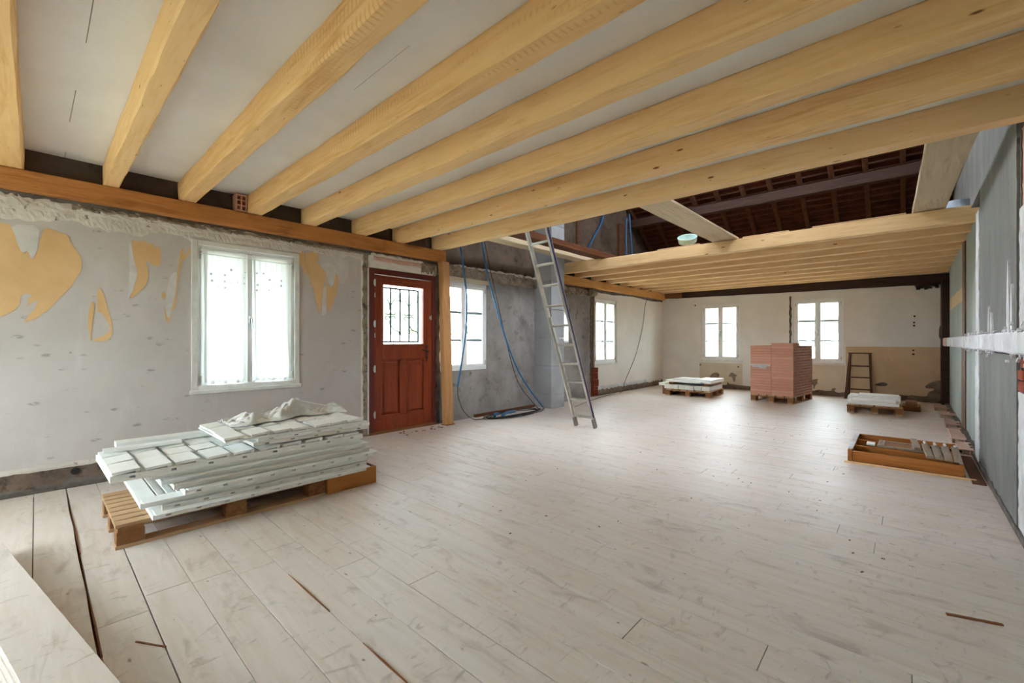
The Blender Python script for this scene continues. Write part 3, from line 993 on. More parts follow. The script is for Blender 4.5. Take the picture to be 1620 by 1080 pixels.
def window(n, label, loc, rz, wid, z0, z1, bars=2, handle=True, casing=False, sashes=2, fw=.05, sw=.055, inset=.03, sill=True, grey=False):
    o = thing('window_%d' % n, label, 'window', loc, rz, kind='structure')
    mb = MB()
    ring(mb, 0, wid, z0, z1, fw, inset - .02, inset + .06)
    mb.build('frame', 'upvc', o)
    if casing:
        mb = MB()
        ring(mb, -.035, wid + .035, z0 - .0, z1 + .035, .05, -.014, inset - .018)
        mb.build('casing', 'upvcold', o)
    x0, x1 = fw - .008, wid - fw + .008
    ws = (x1 - x0) / sashes
    for k in range(sashes):
        a, b = x0 + k * ws, x0 + (k + 1) * ws
        mb = MB()
        za, zb = z0 + fw - .008, z1 - fw + .008
        ring(mb, a + .002, b - .002, za, zb, sw, inset - .032, inset + .03)
        s = mb.build('sash', 'upvc', o)
        MB().box(a + sw - .006, b - sw + .006, inset + .0, inset + .006, za + sw - .006, zb - sw + .006).build('pane', 'glass', s)
        for q in range(bars):
            zq = za + (zb - za) * (q + 1) / (bars + 1)
            MB().box(a + sw - .004, b - sw + .004, inset - .012, inset + .012, zq - .018, zq + .018).build('glazing_bar', 'muntin', s)
    if sashes == 2:
        MB().bbox(wid / 2 - .026, wid / 2 + .026, inset - .044, inset - .028, z0 + fw, z1 - fw, .003).build('cover_strip', 'upvc', o)
    if handle:
        zm = (z0 + z1) / 2 - .02
        mb = MB().bbox(wid / 2 - .012, wid / 2 + .012, inset - .054, inset - .042, zm - .03, zm + .05, .003)
        mb.tube([(wid / 2, inset - .05, zm + .03), (wid / 2, inset - .085, zm + .03), (wid / 2 + .008, inset - .09, zm + .015), (wid / 2 + .012, inset - .088, zm - .09)], .008, 8)
        mb.build('handle', 'metal', o, smooth=False)
        for q in (z0 + fw + .06, z1 - fw - .06):
            for xx in (x0 - .006, x1 - .006):
                mb = MB().tube([(xx + .006, inset - .036, q - .035), (xx + .006, inset - .036, q + .035)], .008, 8)
                mb.build('hinge', 'metal', o)
    if sill:
        MB().bbox(-.05, wid + .05, -.028, inset + .0, z0 - .035, z0 + .004, .006).build('sill', 'upvcold', o)
    return o


w1 = window(1, 'white double casement window with lace curtains in the wallpapered wall', (LX, W1[0], 0), PI / 2, W1[1] - W1[0], W1[2], W1[3], bars=0, casing=True)
window(2, 'white casement window behind the hanging blue conduit, beside the leaning post', (LX, W2[0], 0), PI / 2, W2[1] - W2[0], W2[2], W2[3], sill=False)
window(3, 'white casement window in the far white part of the left wall', (LX, W3[0], 0), PI / 2, W3[1] - W3[0], W3[2], W3[3], inset=.05)
window(4, 'left window of the far end wall, with glazing bars', (W4[0], BY, 0), 0, W4[1] - W4[0], W4[2], W4[3], inset=.04)
window(5, 'right window of the far end wall, partly behind the brick stack', (W5[0], BY, 0), 0, W5[1] - W5[0], W5[2], W5[3], inset=.04)
window(6, 'narrow slit window in the grey wall beside the column', (LX, NI[0], 0), PI / 2, NI[1] - NI[0], NI[2], NI[3], bars=0, sashes=1, handle=False, fw=.025, sw=.03, inset=.04, sill=False)
MB().bbox(LX - .12, LX + .015, NI[0], NI[1] + .01, NI[2] - .03, NI[2], .004).build('sill', 'greyrender', wl)
# lintel, cracked plaster over window one
for k, (ya, yb) in enumerate([(1.11, 1.50), (1.555, 1.945)]):
    mb = MB()
    vs, fs = [], []
    nu, nv = 40, 14
    for j in range(nv + 1):
        for i in range(nu + 1):
            f, g_ = i / nu, j / nv
            z = 2.085 - (2.085 - .80) * g_
            pinch = 1 - .06 * math.sin(PI * g_)
            y = (ya + yb) / 2 + (yb - ya) * (f - .5) * pinch
            xx = LX + .022 + .010 * math.sin(f * 44 + 2 * math.sin(g_ * 3 + k)) * (.4 + .6 * g_) + .002 * math.sin(f * 90)
            vs.append((xx, y, z + .012 * math.sin(f * 22) * g_))
    for j in range(nv):
        for i in range(nu):
            q = j * (nu + 1) + i
            fs.append((q, q + 1, q + nu + 2, q + nu + 1))
    o = MB().add(vs, fs).build('lace_curtain', 'curtain', None, True)
    tag(o, ['sheer white lace curtain on the left sash of the wallpapered wall window', 'sheer white lace curtain on the right sash, beside the window handle'][k], 'curtain', 'lace curtains of the near window')
    mb = MB().tube([(LX + .024, ya - .02, 2.088), (LX + .024, yb + .02, 2.088)], .005, 6)
    mb.build('curtain_rod', 'upvc', o)

# unseen windows added to light the near bay: simple glazed frames
window(7, 'added light-giving window of the near end wall behind the viewpoint', (GA[1], NY, 0), PI, GA[1] - GA[0], GA[2], GA[3], bars=1, handle=False, sill=False)
window(8, 'added light-giving window of the near left wall behind the viewpoint', (LX, WX[0], 0), PI / 2, WX[1] - WX[0], WX[2], WX[3], bars=1, handle=False)

# ---- door
do = thing('door_1', 'red-brown varnished front door with a barred glass pane', 'door', (LX, DO[0], 0), PI / 2, kind='structure')
DW = DO[1] - DO[0]
mb = MB()
mb.bbox(.0, .075, -.02, .07, .0, 2.18, .004)
mb.bbox(DW - .06, DW, -.02, .07, .0, 2.18, .004)
mb.bbox(.075, DW - .06, -.02, .07, 2.105, 2.18, .004)
mb.build('frame', 'doorframe', do)
a, b, zt = .078, DW - .063, 2.10
gx0, gx1, gz0, gz1 = .211, .853, 1.186, 1.98
mb = MB()
mb.bbox(a, gx0 - .03, .0, .05, .03, zt, .004)
mb.bbox(gx1 + .03, b, .0, .05, .03, zt, .004)
mb.bbox(gx0 - .03, gx1 + .03, .0, .05, gz1 + .03, zt, .004)
mb.bbox(gx0 - .03, gx1 + .03, .0, .05, .98, gz0 - .03, .004)
mb.bbox(gx0 - .03, gx1 + .03, .0, .05, .03, .22, .004)
mb.bbox((gx0 + gx1) / 2 - .045, (gx0 + gx1) / 2 + .045, .0, .05, .22, .98, .004)
lf = mb.build('leaf', 'door', do)
for (x0, x1) in ((gx0 - .03, (gx0 + gx1) / 2 - .045), ((gx0 + gx1) / 2 + .045, gx1 + .03)):
    mb = MB().box(x0, x1, .022, .035, .22, .98)
    mb.add([(x0 + .05, .010, .27), (x1 - .05, .010, .27), (x1 - .05, .010, .93), (x0 + .05, .010, .93),
            (x0 + .02, .024, .24), (x1 - .02, .024, .24), (x1 - .02, .024, .96), (x0 + .02, .024, .96)],
           [(0, 1, 2, 3), (0, 1, 5, 4), (1, 2, 6, 5), (2, 3, 7, 6), (3, 0, 4, 7)])
    mb.build('raised_panel', 'door', do)
    mb = MB(); ring(mb, x0, x1, .22, .98, .016, -.006, .012); mb.build('panel_moulding', 'door', do)
mb = MB(); ring(mb, gx0 - .03, gx1 + .03, gz0 - .03, gz1 + .03, .03, -.012, .05); mb.build('glazing_bead', 'door', do)
mb = MB(); ring(mb, gx0 - .115, gx1 + .075, .90, gz1 + .075, .012, -.007, .004); mb.build('panel_moulding', 'door', do)
MB().bbox(gx0 - .09, gx1 + .05, -.008, .004, .155, .17, .003).build('panel_moulding', 'door', do)
MB().box(gx0, gx1, .02, .026, gz0, gz1).build('pane', 'glass', do)
gr = MB()
gy = .055
bars_x = [gx0 + .15 * (gx1 - gx0) + (gx1 - gx0) * .255 * i - .0 for i in range(4)]
bars_x = [gx0 + (gx1 - gx0) * q for q in (.02, .225, .46, .69, .925)]
gi = gr
MB().box(bars_x[0], bars_x[-1], gy - .006, gy + .006, gz1 - .045, gz1 - .022).build('grille_rail', 'iron', do)
MB().box(bars_x[0], bars_x[-1], gy - .006, gy + .006, gz0 + .02, gz0 + .042).build('grille_rail', 'iron', do)
for q in bars_x:
    MB().box(q - .011, q + .011, gy - .007, gy + .007, gz0 + .02, gz1 - .022).build('grille_bar', 'iron', do)
hh = gz1 - gz0


def scroll(x, z, sx, sz):
    pts = []
    for i in range(15):
        th = i / 14 * 1.6 * PI
        r_ = .048 * (1 - i / 18)
        pts.append((x + sx * (.05 - math.cos(th) * r_), gy, z + sz * (math.sin(th) * r_)))
    return MB().tube(pts, .0065, 5).build('grille_scroll', 'iron', do)


def lash(x, z0, z1):
    MB().box(x - .011, x + .011, gy - .011, gy + .011, z0, z1).build('grille_collar', 'iron', do)


for j, x in enumerate(bars_x):
    if j % 2 == 1:
        zc = gz0 + hh * .585
        lash(x, zc, zc + .06); lash(x, zc - .20, zc - .14)
        for sx in (-1, 1):
            scroll(x, zc - .03, sx, -1); scroll(x, zc - .12, sx, 1)
            n2 = bars_x[j + sx]
            MB().tube([(x, gy, zc + .05), (x + (n2 - x) * .35, gy, zc + .14), (n2 - sx * .02, gy, gz1 - .20), (n2, gy, gz1 - .16)], .0075, 5).build('grille_scroll', 'iron', do)
            if sx == 1:
                MB().tube([(x, gy, zc - .2), (x + (n2 - x) * .35, gy, zc - .27), (n2 - sx * .02, gy, gz0 + .17), (n2, gy, gz0 + .12)], .0075, 5).build('grille_scroll', 'iron', do)
    else:
        lash(x, gz1 - .16, gz1 - .10)
        for sx in (-1, 1):
            if gx0 < x + sx * .06 < gx1:
                scroll(x, gz1 - .07, sx, 1); scroll(x, gz0 + .06, sx, -1)
for q in (gz0 + .1, gz1 - .13): MB().box(bars_x[-1], gx1 - .005, gy - .005, gy + .005, q, q + .008).build('grille_rail', 'iron', do)
for q in (.26, .86, 1.45, 1.99):
    mb = MB().tube([(.076, -.026, q - .045), (.076, -.026, q + .045)], .011, 8)
    mb.bbox(.06, .092, -.024, -.018, q - .03, q + .03, .002)
    mb.build('hinge', 'metal', do)
for q in (1.30, 1.83):
    MB().tube([(gx0 - .125, -.008, q - .03), (gx0 - .125, -.008, q + .03)], .007, 8).build('glazing_hinge', 'metal', do)
mb = MB().bbox(gx1 + .105, gx1 + .125, -.02, -.004, 1.545, 1.585, .003)
mb.bbox(gx1 + .13, gx1 + .142, -.024, -.004, 1.53, 1.60, .003)
mb.build('latch', 'metal', do)
hx = b - .085
mb = MB().prism([(hx - .018, .98), (hx - .006, .93), (hx + .006, .93), (hx + .018, .98), (hx + .018, 1.06), (hx + .01, 1.12), (hx + .022, 1.14), (hx, 1.19), (hx - .022, 1.14), (hx - .01, 1.12), (hx - .018, 1.06)], lambda p, q, d: (p, d, q), -.006, .004)
mb.tube([(hx, 0, 1.08), (hx, -.05, 1.08), (hx - .03, -.055, 1.085), (hx - .115, -.05, 1.10)], [.011, .010, .010, .008], 8)
mb.tube([(hx, -.02, .99), (hx, .0, .99)], .011, 8)
mb.build('handle', 'black', do)
MB().bbox(.0, DW, -.03, .12, -.03, .034, .004).build('threshold', 'oldXb', do)

# outside: field and winter tree line
ex = tag(MB().box(-320, 220, -120, 320, -.9, -.6).build('field', 'grass', None), 'pale green winter field outside the windows', 'ground', kind='structure')


def tree(x, y, h, r, label):
    o = thing('tree', label, 'tree', (x, y, -.6), 0, 'bare trees beyond the field')
    mb = MB().tube([(0, 0, 0), (.1, 0, h * .35), (0, .1, h * .6)], [.28, .2, .1], 7)
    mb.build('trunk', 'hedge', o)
    bm = bmesh.new()
    bmesh.ops.create_icosphere(bm, subdivisions=3, radius=1)
    for v_ in bm.verts:
        k_ = 1 + .28 * math.sin(v_.co.x * 7 + x) * math.sin(v_.co.y * 6 + y) + .2 * math.sin(v_.co.z * 9 + x * 2)
        v_.co = Vector((v_.co.x * r * k_, v_.co.y * r * k_, h * .62 + v_.co.z * h * .4 * k_))
    me = bpy.data.meshes.new('crown'); bm.to_mesh(me); bm.free()
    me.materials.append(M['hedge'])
    c_ = bpy.data.objects.new('crown', me); C.objects.link(c_); c_.parent = o


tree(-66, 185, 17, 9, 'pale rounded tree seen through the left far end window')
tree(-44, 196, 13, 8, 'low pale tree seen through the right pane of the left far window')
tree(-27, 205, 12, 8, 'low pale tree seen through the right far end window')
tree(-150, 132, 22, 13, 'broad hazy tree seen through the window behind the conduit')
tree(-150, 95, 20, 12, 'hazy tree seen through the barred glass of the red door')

# ================================================================ TIMBERS
def timber(name, mat, p0, p1, wd, h, label, cat='beam', group=None, **kw):
    mb = MB(); beam(mb, p0, p1, wd, h, **kw)
    return tag(mb.build(name, mat, None), label, cat, group)


timber('plate_beam', 'orange', (LX + .03, NY + .01, 2.396), (LX + .03, 4.10, 2.396), .14, ZB - 2.396, 'orange stained beam along the top of the wallpapered wall and door', seg=30)
timber('plate_beam', 'pineY', (LX + .03, 6.75, 2.385), (LX + .03, 11.98, 2.385), .14, ZB - 2.385, 'pale pine beam on top of the left wall carrying the far joists', seg=20)
NJ = [(-.19, -.062), (.385, .492), (.915, 1.045), (1.48, 1.625), (2.056, 2.195), (2.675, 2.83), (3.254, 3.40), (3.91, 4.035)]
nl = ['cut off by the left edge of the picture', 'first whole one, above the bare wall left of the window', 'above the left end of the near window', 'with a small hollow brick beside its end', 'meeting the beam right of the near window', 'ending just left of the top of the door', 'second from the open bay', 'bordering the open bay, before the ladder top']
for i, (a, b) in enumerate(NJ):
    timber('ceiling_joist', ('pineXs' if i in (0, 2, 3) else 'pineX') if i < 7 else 'pineX2', (LX - .05, (a + b) / 2, ZB + .001), (RX + .04, (a + b) / 2 + (.025 if i == 7 else 0), ZB + .001), b - a, ZC - ZB - .001,
           'yellow pine ceiling joist ' + nl[i], 'joist', 'joists under the white ceiling', seg=26, jit=.0045 if i < 7 else .002, ch=.010 if i < 7 else .005)
FJ = [7.12, 7.74, 8.38, 9.02, 9.67, 10.27, 10.86, 11.44, 11.90]
fn = ['front joist of the far loft, carrying planks on its top'] + [ORD[i] + ' joist of the far loft counted from the open bay' for i in range(2, 9)] + ['last joist of the far loft, against the end wall']
for i, yy in enumerate(FJ):
    wd = .13
    timber('loft_joist', 'pineX2', (LX - .02 if i else -5.15, yy - wd / 2, ZB + .001), (RX + .03, yy - wd / 2, ZB + .001), wd, ZC - ZB - .002 if i else .178,
           'pale pine ' + fn[i], 'joist', 'joists of the far loft floor', seg=16, jit=.002, ch=.005)
# two scaffold beams along the left of the open bay
timber('scaffold_beam', 'plank', (-4.60, 3.95, ZC + .003), (-4.60, 7.30, ZC + .003), .23, .075, 'stained flat timber spanning the open bay nearest the column', 'beam', seg=10)
timber('scaffold_beam', 'oldY', (-4.20, 3.95, ZC + .003), (-4.20, 7.55, ZC + .003), .21, .10, 'brown timber spanning the open bay behind the ladder top', 'beam', seg=10)
timber('loose_plank', 'plank', (-2.10, 3.92, ZC + .004), (-2.06, 7.12, ZC + .004), .36, .035, 'pale weathered plank bridging the open bay in its middle', 'plank', seg=8)
timber('loose_plank', 'plank', (.262, 3.92, ZC + .004), (.172, 7.12, ZC + .004), .285, .035, 'wide weathered plank bridging the open bay beside the right wall', 'plank', seg=8)
# thin boards on the front loft joist
for (xa, xb, lab) in [(-5.1, -4.2, 'short thin board on the left end of the front loft joist'), (-3.10, -2.42, 'thin pale board under the green tub on the loft edge'), (-1.80, -1.22, 'thin pale board beside the foot of the middle plank'), (-.95, -.02, 'thin brown board on the loft edge near the wide plank')]:
    o = MB().bbox(xa, xb, 7.0, 7.13, ZC + -.005 if xa < -5 else ZC - .006, ZC + .012, .003).build('thin_board', 'plankX' if xa > -4 else 'pineX2')
    tag(o, lab, 'board', 'thin boards on the loft edge')
    o.location.z = .0
# tubs on the loft edge
mb = MB()
pts = []
n = 20
prof = [(.150, 0), (.158, .03), (.165, .10), (.172, .105), (.172, .115), (.158, .115), (.150, .10), (.140, .012), (.0, .012)]
for r_, z_ in prof:
    for k in range(n): pts.append((r_ * math.cos(2 * PI * k / n), r_ * math.sin(2 * PI * k / n), z_))
fs = [(i * n + k, i * n + (k + 1) % n, (i + 1) * n + (k + 1) % n, (i + 1) * n + k) for i in range(len(prof) - 1) for k in range(n)]
mb.add(pts, fs); mb.add(pts[:n], [tuple(range(n))])
o = mb.build('plastic_tub', 'green', None, True)
tag(o, 'pale green plastic tub lying on the loft edge left of the middle plank', 'tub')
o.location, o.rotation_euler = (-2.70, 7.27, 2.86), (math.radians(30), math.radians(10), 0); o.scale = (.9, .9, .8)
o = o.copy(); C.objects.link(o); o.data = o.data.copy(); o.data.materials[0] = M['palebl']; o.name = 'plastic_tub'
tag(o, 'pale blue round tub on the loft edge beside the right wall', 'tub')
o.location, o.rotation_euler = (.43, 7.27, ZC + .115), (PI, 0, 0); o.scale = (.7, .7, .8)
# leaning post beside the door
o = thing('leaning_post', 'leaning pine post propping the beam between door and window', 'post', (-4.99, 4.005, 0), 0)
mb = MB(); beam(mb, (.0, .0, .015), (-.10, .0, 2.394), .11, .14, 12, .003, .012)
mb.build('post_shaft', 'postwood', o)
MB().bbox(-.06, .06, -.005, .15, .0, .014, .002).build('foot_pad', 'oldXb', o)

# small hollow brick on the beam
def hollow_brick_mesh(L_, W_, T_, nx, nz, wall_=.009, groove=0.0):
    mb = MB()
    for q in range(nz + 1):
        z0 = (T_ - wall_) * q / nz
        g_ = groove if q == 0 else 0.0
        mb.box(-L_ / 2, L_ / 2, -W_ / 2 + g_, W_ / 2 - g_, z0, z0 + wall_)
        if groove: mb.mi[-2:] = [1, 1]
    for q in range(nx + 1):
        y0 = -W_ / 2 + (W_ - wall_) * q / nx
        mb.box(-L_ / 2 + .0004, L_ / 2 - .0004, y0 + (.0004 if q == 0 else 0), y0 + wall_ - (.0004 if q == nx else 0), wall_, T_ - wall_)
    return mb


o = hollow_brick_mesh(.22, .10, .17, 2, 3, .012).build('hollow_brick', 'terracotta')
tag(o, 'small hollow clay brick standing on the orange beam between joists', 'brick')
o.location = (LX + .005, 1.42, ZB + .001)

# ================================================================ PALLETS
def pallet(label, loc, rz, L_=1.2, W_=.8, nb=5, wood_='pallet', wood2='palletX', group='wooden pallets', h=.144, gp=.08):
    o = thing('wooden_pallet', label, 'pallet', loc, rz, group)
    wb_ = W_ / nb
    for k in range(nb):
        y = -W_ / 2 + wb_ * k
        MB().bbox(y + wb_ * gp, y + wb_ * (1 - gp), -L_ / 2, L_ / 2, h - .022, h, .002).build('deck_board', wood_, o)
    for y in (-L_ / 2 + .07, 0, L_ / 2 - .07):
        MB().bbox(-W_ / 2, W_ / 2, y - .06, y + .06, h - .044, h - .0225, .002).build('cross_board', wood2, o)
        for x in (-W_ / 2 + .055, 0, W_ / 2 - .055):
            MB().bbox(x - .05, x + .05, y - .065, y + .065, .022, h - .0445, .003).build('block', wood2, o)
    for x in (-W_ / 2 + .055, 0, W_ / 2 - .055):
        MB().bbox(x - .05, x + .05, -L_ / 2, L_ / 2, 0, .0215, .002).build('runner', wood_, o)
    return o


# ---- near left stack
SX = -3.81                                     # centre of the stack across the room
pallet('near wooden pallet under the stack of white shutters', (SX, .93, 0), 0, 1.24, .80, 8, gp=.12)
o = thing('wooden_crate', 'orange-brown plank box under the right end of the shutter stack', 'box', (SX, 1.775, 0), 0)
MB().bbox(.37, .40, -.215, .215, 0, .143, .003).build('side_board', 'orange', o)
MB().bbox(-.40, -.37, -.215, .215, 0, .143, .003).build('side_board', 'orange', o)
MB().bbox(-.37, .37, .19, .215, 0, .143, .003).build('end_board', 'palletX', o)
MB().bbox(-.37, .37, -.215, -.19, 0, .143, .003).build('end_board', 'palletX', o)


def shutter(idx, label, y0, y1, xf, z, th, wid=.74, slats=False, teeth=False, lip=True, mat='whitepaint', holes=10, rz=0.0):
    """a white wooden shutter lying flat: stiles with mortises, rails and slats"""
    o = thing('shutter', label, 'shutter', (xf, (y0 + y1) / 2, z), rz, 'white shutters stacked on the near pallet')
    L_ = y1 - y0
    t0, t1 = .33 * th, .66 * th
    for side in (0, 1):
        xa, xb = (-.06, 0) if side == 0 else (-wid, -wid + .06)
        mb = MB()
        mb.bbox(xa, xb, -L_ / 2, L_ / 2, 0, t0, .0015)
        mb.bbox(xa, xb, -L_ / 2, L_ / 2, t1, th, .0015)
        if holes:
            ys = [-L_ / 2 + L_ * (i + .5) / holes for i in range(holes)]
            hw = .013
            pr = -L_ / 2
            for y in ys + [None]:
                e = L_ / 2 if y is None else y - hw
                mb.box(xa + .0008, xb - .0008, pr + .0008, e - .0004, t0, t1)
                pr = None if y is None else y + hw
        else:
            mb.box(xa + .0008, xb - .0008, -L_ / 2 + .0008, L_ / 2 - .0008, t0, t1)
        mb.build('stile', mat, o)
    if lip:
        MB().bbox(-.10, .028, -L_ / 2 + .012, L_ / 2 + .022, th, th + .006, .002).build('cover_strip', mat, o)
    for y in (-L_ / 2, L_ / 2 - .09):
        MB().bbox(-wid + .06, -.06, y, y + .09, .002, th - .002, .002).build('rail', mat, o)
    if slats:
        n_ = int((L_ - .2) / .048)
        me0 = None
        for i in range(n_):
            y = -L_ / 2 + .1 + (L_ - .2) * (i + .5) / n_
            if me0 is None:
                me0 = MB().obox((-wid / 2, 0, th / 2), (wid - .12, .05, .006), Matrix.Rotation(-.42, 3, 'X')).build('slat', mat, o)
                me0.location.y = y
            else:
                c_ = me0.copy(); C.objects.link(c_); c_.parent = o; c_.location.y = y
    else:
        MB().bbox(-wid + .06, -.06, -L_ / 2 + .09, L_ / 2 - .09, .004, .012, .002).build('inner_panel', mat, o)
    if teeth:
        n_ = teeth
        xs = [-wid - .0, -wid * .66, -wid * .36, .012]
        for i in range(n_):
            ya = -L_ / 2 + L_ * i / n_
            yb_ = ya + L_ / n_ - .030
            for q in range(3):
                sh = U(-.012, .012)
                tl_ = U(.035, .085)
                w_ = xs[q + 1] - xs[q] - .020
                rot = Matrix.Rotation(tl_, 3, 'X') @ Matrix.Rotation(U(-.02, .02), 3, 'Y')
                mb = MB().obox(((xs[q] + xs[q + 1]) / 2 + sh * .3, (ya + yb_) / 2 + sh, th + .013 + tl_ * .04), (w_, yb_ - ya, .015), rot)
                if q == 2:
                    mb.obox((xs[3] - .035, yb_ - .012 + sh, th + .009), (.05, .02, .012), rot)
                mb.build('slat_block', mat, o)
    return o


layers = [  # y0, y1, front x, thickness, slats, teeth, lip
    (.47, 1.86, -3.345, .030, True, 0, True), (.52, 1.88, -3.375, .030, False, 0, False), (.42, 1.90, -3.40, .032, True, 0, True),
    (.63, 1.94, -3.355, .032, False, 0, True), (.58, 1.91, -3.385, .032, False, 0, True), (.52, 1.88, -3.405, .032, False, 0, True), (.48, 1.85, -3.425, .032, False, 0, False)]
pos = ['lowest in the near stack, resting on the pallet', 'second from the bottom of the near stack', 'with louvres showing at its left end, third from the bottom', 'with its right end sticking out furthest, fourth from the bottom', 'fifth from the bottom of the near stack', 'sixth from the bottom of the near stack', 'just under the long left-hanging top shutter']
z = .145
for i, (y0, y1, xf, th, sl_, te, lip) in enumerate(layers):
    shutter(i, 'white wooden shutter ' + pos[i], y0, y1, xf, z, th, .74 + (.03 if i == 2 else 0), sl_, te, lip, 'whitepaint2' if i in (1, 4) else 'whitepaint', 9 if i in (0, 1, 3) else 0)
    z += th + (.007 if lip else .001)
shutter(8, 'long white shutter near the top, its left end overhanging the pallet', .285, 1.86, -3.395, z, .040, .74, False, 10, False, 'whitepaint', 8, .012)
zt = z + .040
z = zt + .037
shutter(9, 'white shutter of the raised right tier, lower of the three', 1.03, 1.91, -3.40, z, .026, .72, False, 0, False, 'whitepaint2', 5)
z += .027
shutter(10, 'white shutter of the raised right tier, middle of the three', 1.06, 1.92, -3.40, z, .026, .72, False, 0, False, 'whitepaint', 5)
z += .027
shutter(11, 'white shutter on top of the raised right tier, beneath the cloth', .86, 1.90, -3.405, z, .014, .72, False, 7, False, 'whitepaint', 0)
ztop = z + .014 + .022
# loose white boards on top at the back
mb = MB(); beam(mb, (-4.12, .375, zt + .036), (-4.12, 1.01, zt + .036), .12, .035, 4, .001, .003)
tag(mb.build('white_board', 'whitepaint'), 'long white board lying along the back of the near stack', 'board')
mb = MB(); beam(mb, (-3.98, .30, zt + .034), (-3.97, .72, zt + .034), .07, .022, 4, .001, .003)
tag(mb.build('white_board', 'whitepaint'), 'short white board tucked beside the long one at the left end', 'board')

# crumpled cloth on the stack
nu, nv = 130, 46
vs, fs = [], []
for j in range(nv + 1):
    for i in range(nu + 1):
        f, g_ = i / nu, j / nv
        y = .98 + f * .93
        half = .13 + .05 * math.sin(f * 7.0 + .6) + .03 * math.sin(f * 19)
        cx = -3.93 + .03 * math.sin(f * 5)
        x = cx + (g_ - .5) * 2 * half
        e = 1 - abs(g_ - .5) * 2
        hump = .045 * math.exp(-((f - .18) / .07) ** 2) + .125 * math.exp(-((f - .58) / .11) ** 2) + .055 * math.exp(-((f - .96) / .06) ** 2) + .05 * math.exp(-((f - .42) / .08) ** 2)
        fold = .010 * math.sin(g_ * 17 + f * 9) + .011 * math.sin(f * 46 + g_ * 8 + 2 * math.sin(g_ * 5)) + .007 * math.sin(f * 27 - g_ * 23) + .006 * math.sin(f * 88 + g_ * 31) + .004 * math.sin(f * 61 - g_ * 57)
        zz_ = ztop + .010 + (hump + abs(fold)) * min(1, e * 1.9) ** .8
        vs.append((x, y, zz_))
for j in range(nv):
    for i in range(nu):
        q = j * (nu + 1) + i
        fs.append((q, q + 1, q + nu + 2, q + nu + 1))
o = MB().add(vs, fs).build('crumpled_cloth', 'cloth', None, True)
sm_ = o.modifiers.new('thickness', 'SOLIDIFY'); sm_.thickness = .004; sm_.offset = 1
tag(o, 'crumpled white cloth draped over the top of the shutter stack', 'cloth')
mb = MB().tube([(-3.90, 1.545, ztop + .14), (-3.86, 1.66, ztop + .105), (-3.82, 1.77, ztop + .075), (-3.80, 1.86, ztop + .055)], .004, 5)
mb.build('drawstring', 'cloth', o)

# ---- loose floorboards near the bottom left corner
for k in range(4):
    mb = MB()
    dx, dy = 1.0, .175
    L_ = 3.3
    nn = math.hypot(dx, dy)
    ex_, ey = dx / nn, dy / nn
    cx, cy_ = -3.05, -.108
    off = [0, .012, -.008, .004][k]
    z0 = .002 + k * .0275
    p0 = (cx - ex_ * .75 - ey * off, cy_ - ey * .75 + ex_ * off, z0)
    p1 = (cx + ex_ * (2.0 + off * 5), cy_ + ey * (2.0 + off * 5), z0)
    mb = MB(); beam(mb, p0, p1, .178, .027, 10, .0, .002)
    o = mb.build('spare_floorboard', 'floor')
    tag(o, 'spare pale floorboard ' + ['lowest', 'second from the floor', 'third from the floor', 'topmost'][k] + ' in the small pile at the lower left corner', 'board', 'spare floorboards at the lower left')

# ---- far left pallet with white boxes of boards
pallet('far pallet with white boards, in front of the left end window', (-3.63, 10.22, 0), math.radians(2), 1.02, .98, 6)
lay = [(.145, .095, 6, 0.0, .52), (.245, .055, 6, .05, .40), (.302, .04, 5, .0, .48)]
names = ['bottom', 'middle', 'top']
for li, (z0, th, n_, yo, half) in enumerate(lay):
    if li == 1:
        for k, x in enumerate((-4.02, -3.24)):
            o = MB().bbox(x - .05, x + .05, 9.82, 10.68, z0, z0 + th, .004).build('spacer_beam', 'palletX')
            tag(o, ['left', 'right'][k] + ' brown spacer beam inside the far stack of white boards', 'beam', 'spacers in the far stack')
        continue
    for k in range(n_):
        wd = 1.0 / n_
        x = -4.16 + .03 * (li == 2) + k * wd
        o = MB().bbox(x + .004, x + wd - .004, 9.74 + U(0, .03) + yo, 10.70 + U(-.05, .03), z0 + U(0, .002), z0 + th + (U(-.004, .006) if li == 2 else -.001), .004).build('white_slab', 'whitepaint' if li == 2 else 'whitepaint2')
        tag(o, 'white slab, ' + ORD[k + 1] + ' from the left in the ' + names[li] + ' row on the far left pallet', 'slab', 'white slabs on the far left pallet')
o = MB().bbox(-4.02, -3.6, 9.9, 10.5, .352, .368, .003).build('white_slab', 'whitepaint'); tag(o, 'loose white slab on top of the far left pallet, at its left', 'slab', 'white slabs on the far left pallet')
o = MB().bbox(-3.55, -3.15, 9.95, 10.72, .352, .372, .003).build('white_slab', 'whitepaint'); tag(o, 'loose white slab on top of the far left pallet, at its right', 'slab', 'white slabs on the far left pallet')
o = MB().bbox(-4.32, -4.17, 9.84, 10.5, .20, .262, .004).build('white_slab', 'whitepaint'); tag(o, 'white slab sticking out at the left side of the far left pallet', 'slab', 'white slabs on the far left pallet')
MBo = MB().bbox(-4.25, -4.165, 9.88, 10.4, .0, .199, .004).build('block_support', 'palletX'); tag(MBo, 'brown support block under the slab sticking out at the far left pallet', 'block')

# ---- brick stack
BRZ = math.radians(-7)
BL, BW, BT = .385, .198, .055
bo = Vector((-2.41, 9.96, 0))
ca, sa = math.cos(BRZ), math.sin(BRZ)
tow = lambda lx, ly: (bo.x + lx * ca - ly * sa, bo.y + lx * sa + ly * ca)
cx_, cy_ = tow(.385, .60)
pallet('far pallet under the stack of hollow clay bricks', (cx_, cy_, 0), BRZ, 1.2, .78, 5)
proto = hollow_brick_mesh(BL, BW - .006, BT - .002, 5, 1, .011, .007).build('hollow_brick', ['terracotta', 'palebrick'])
first = True


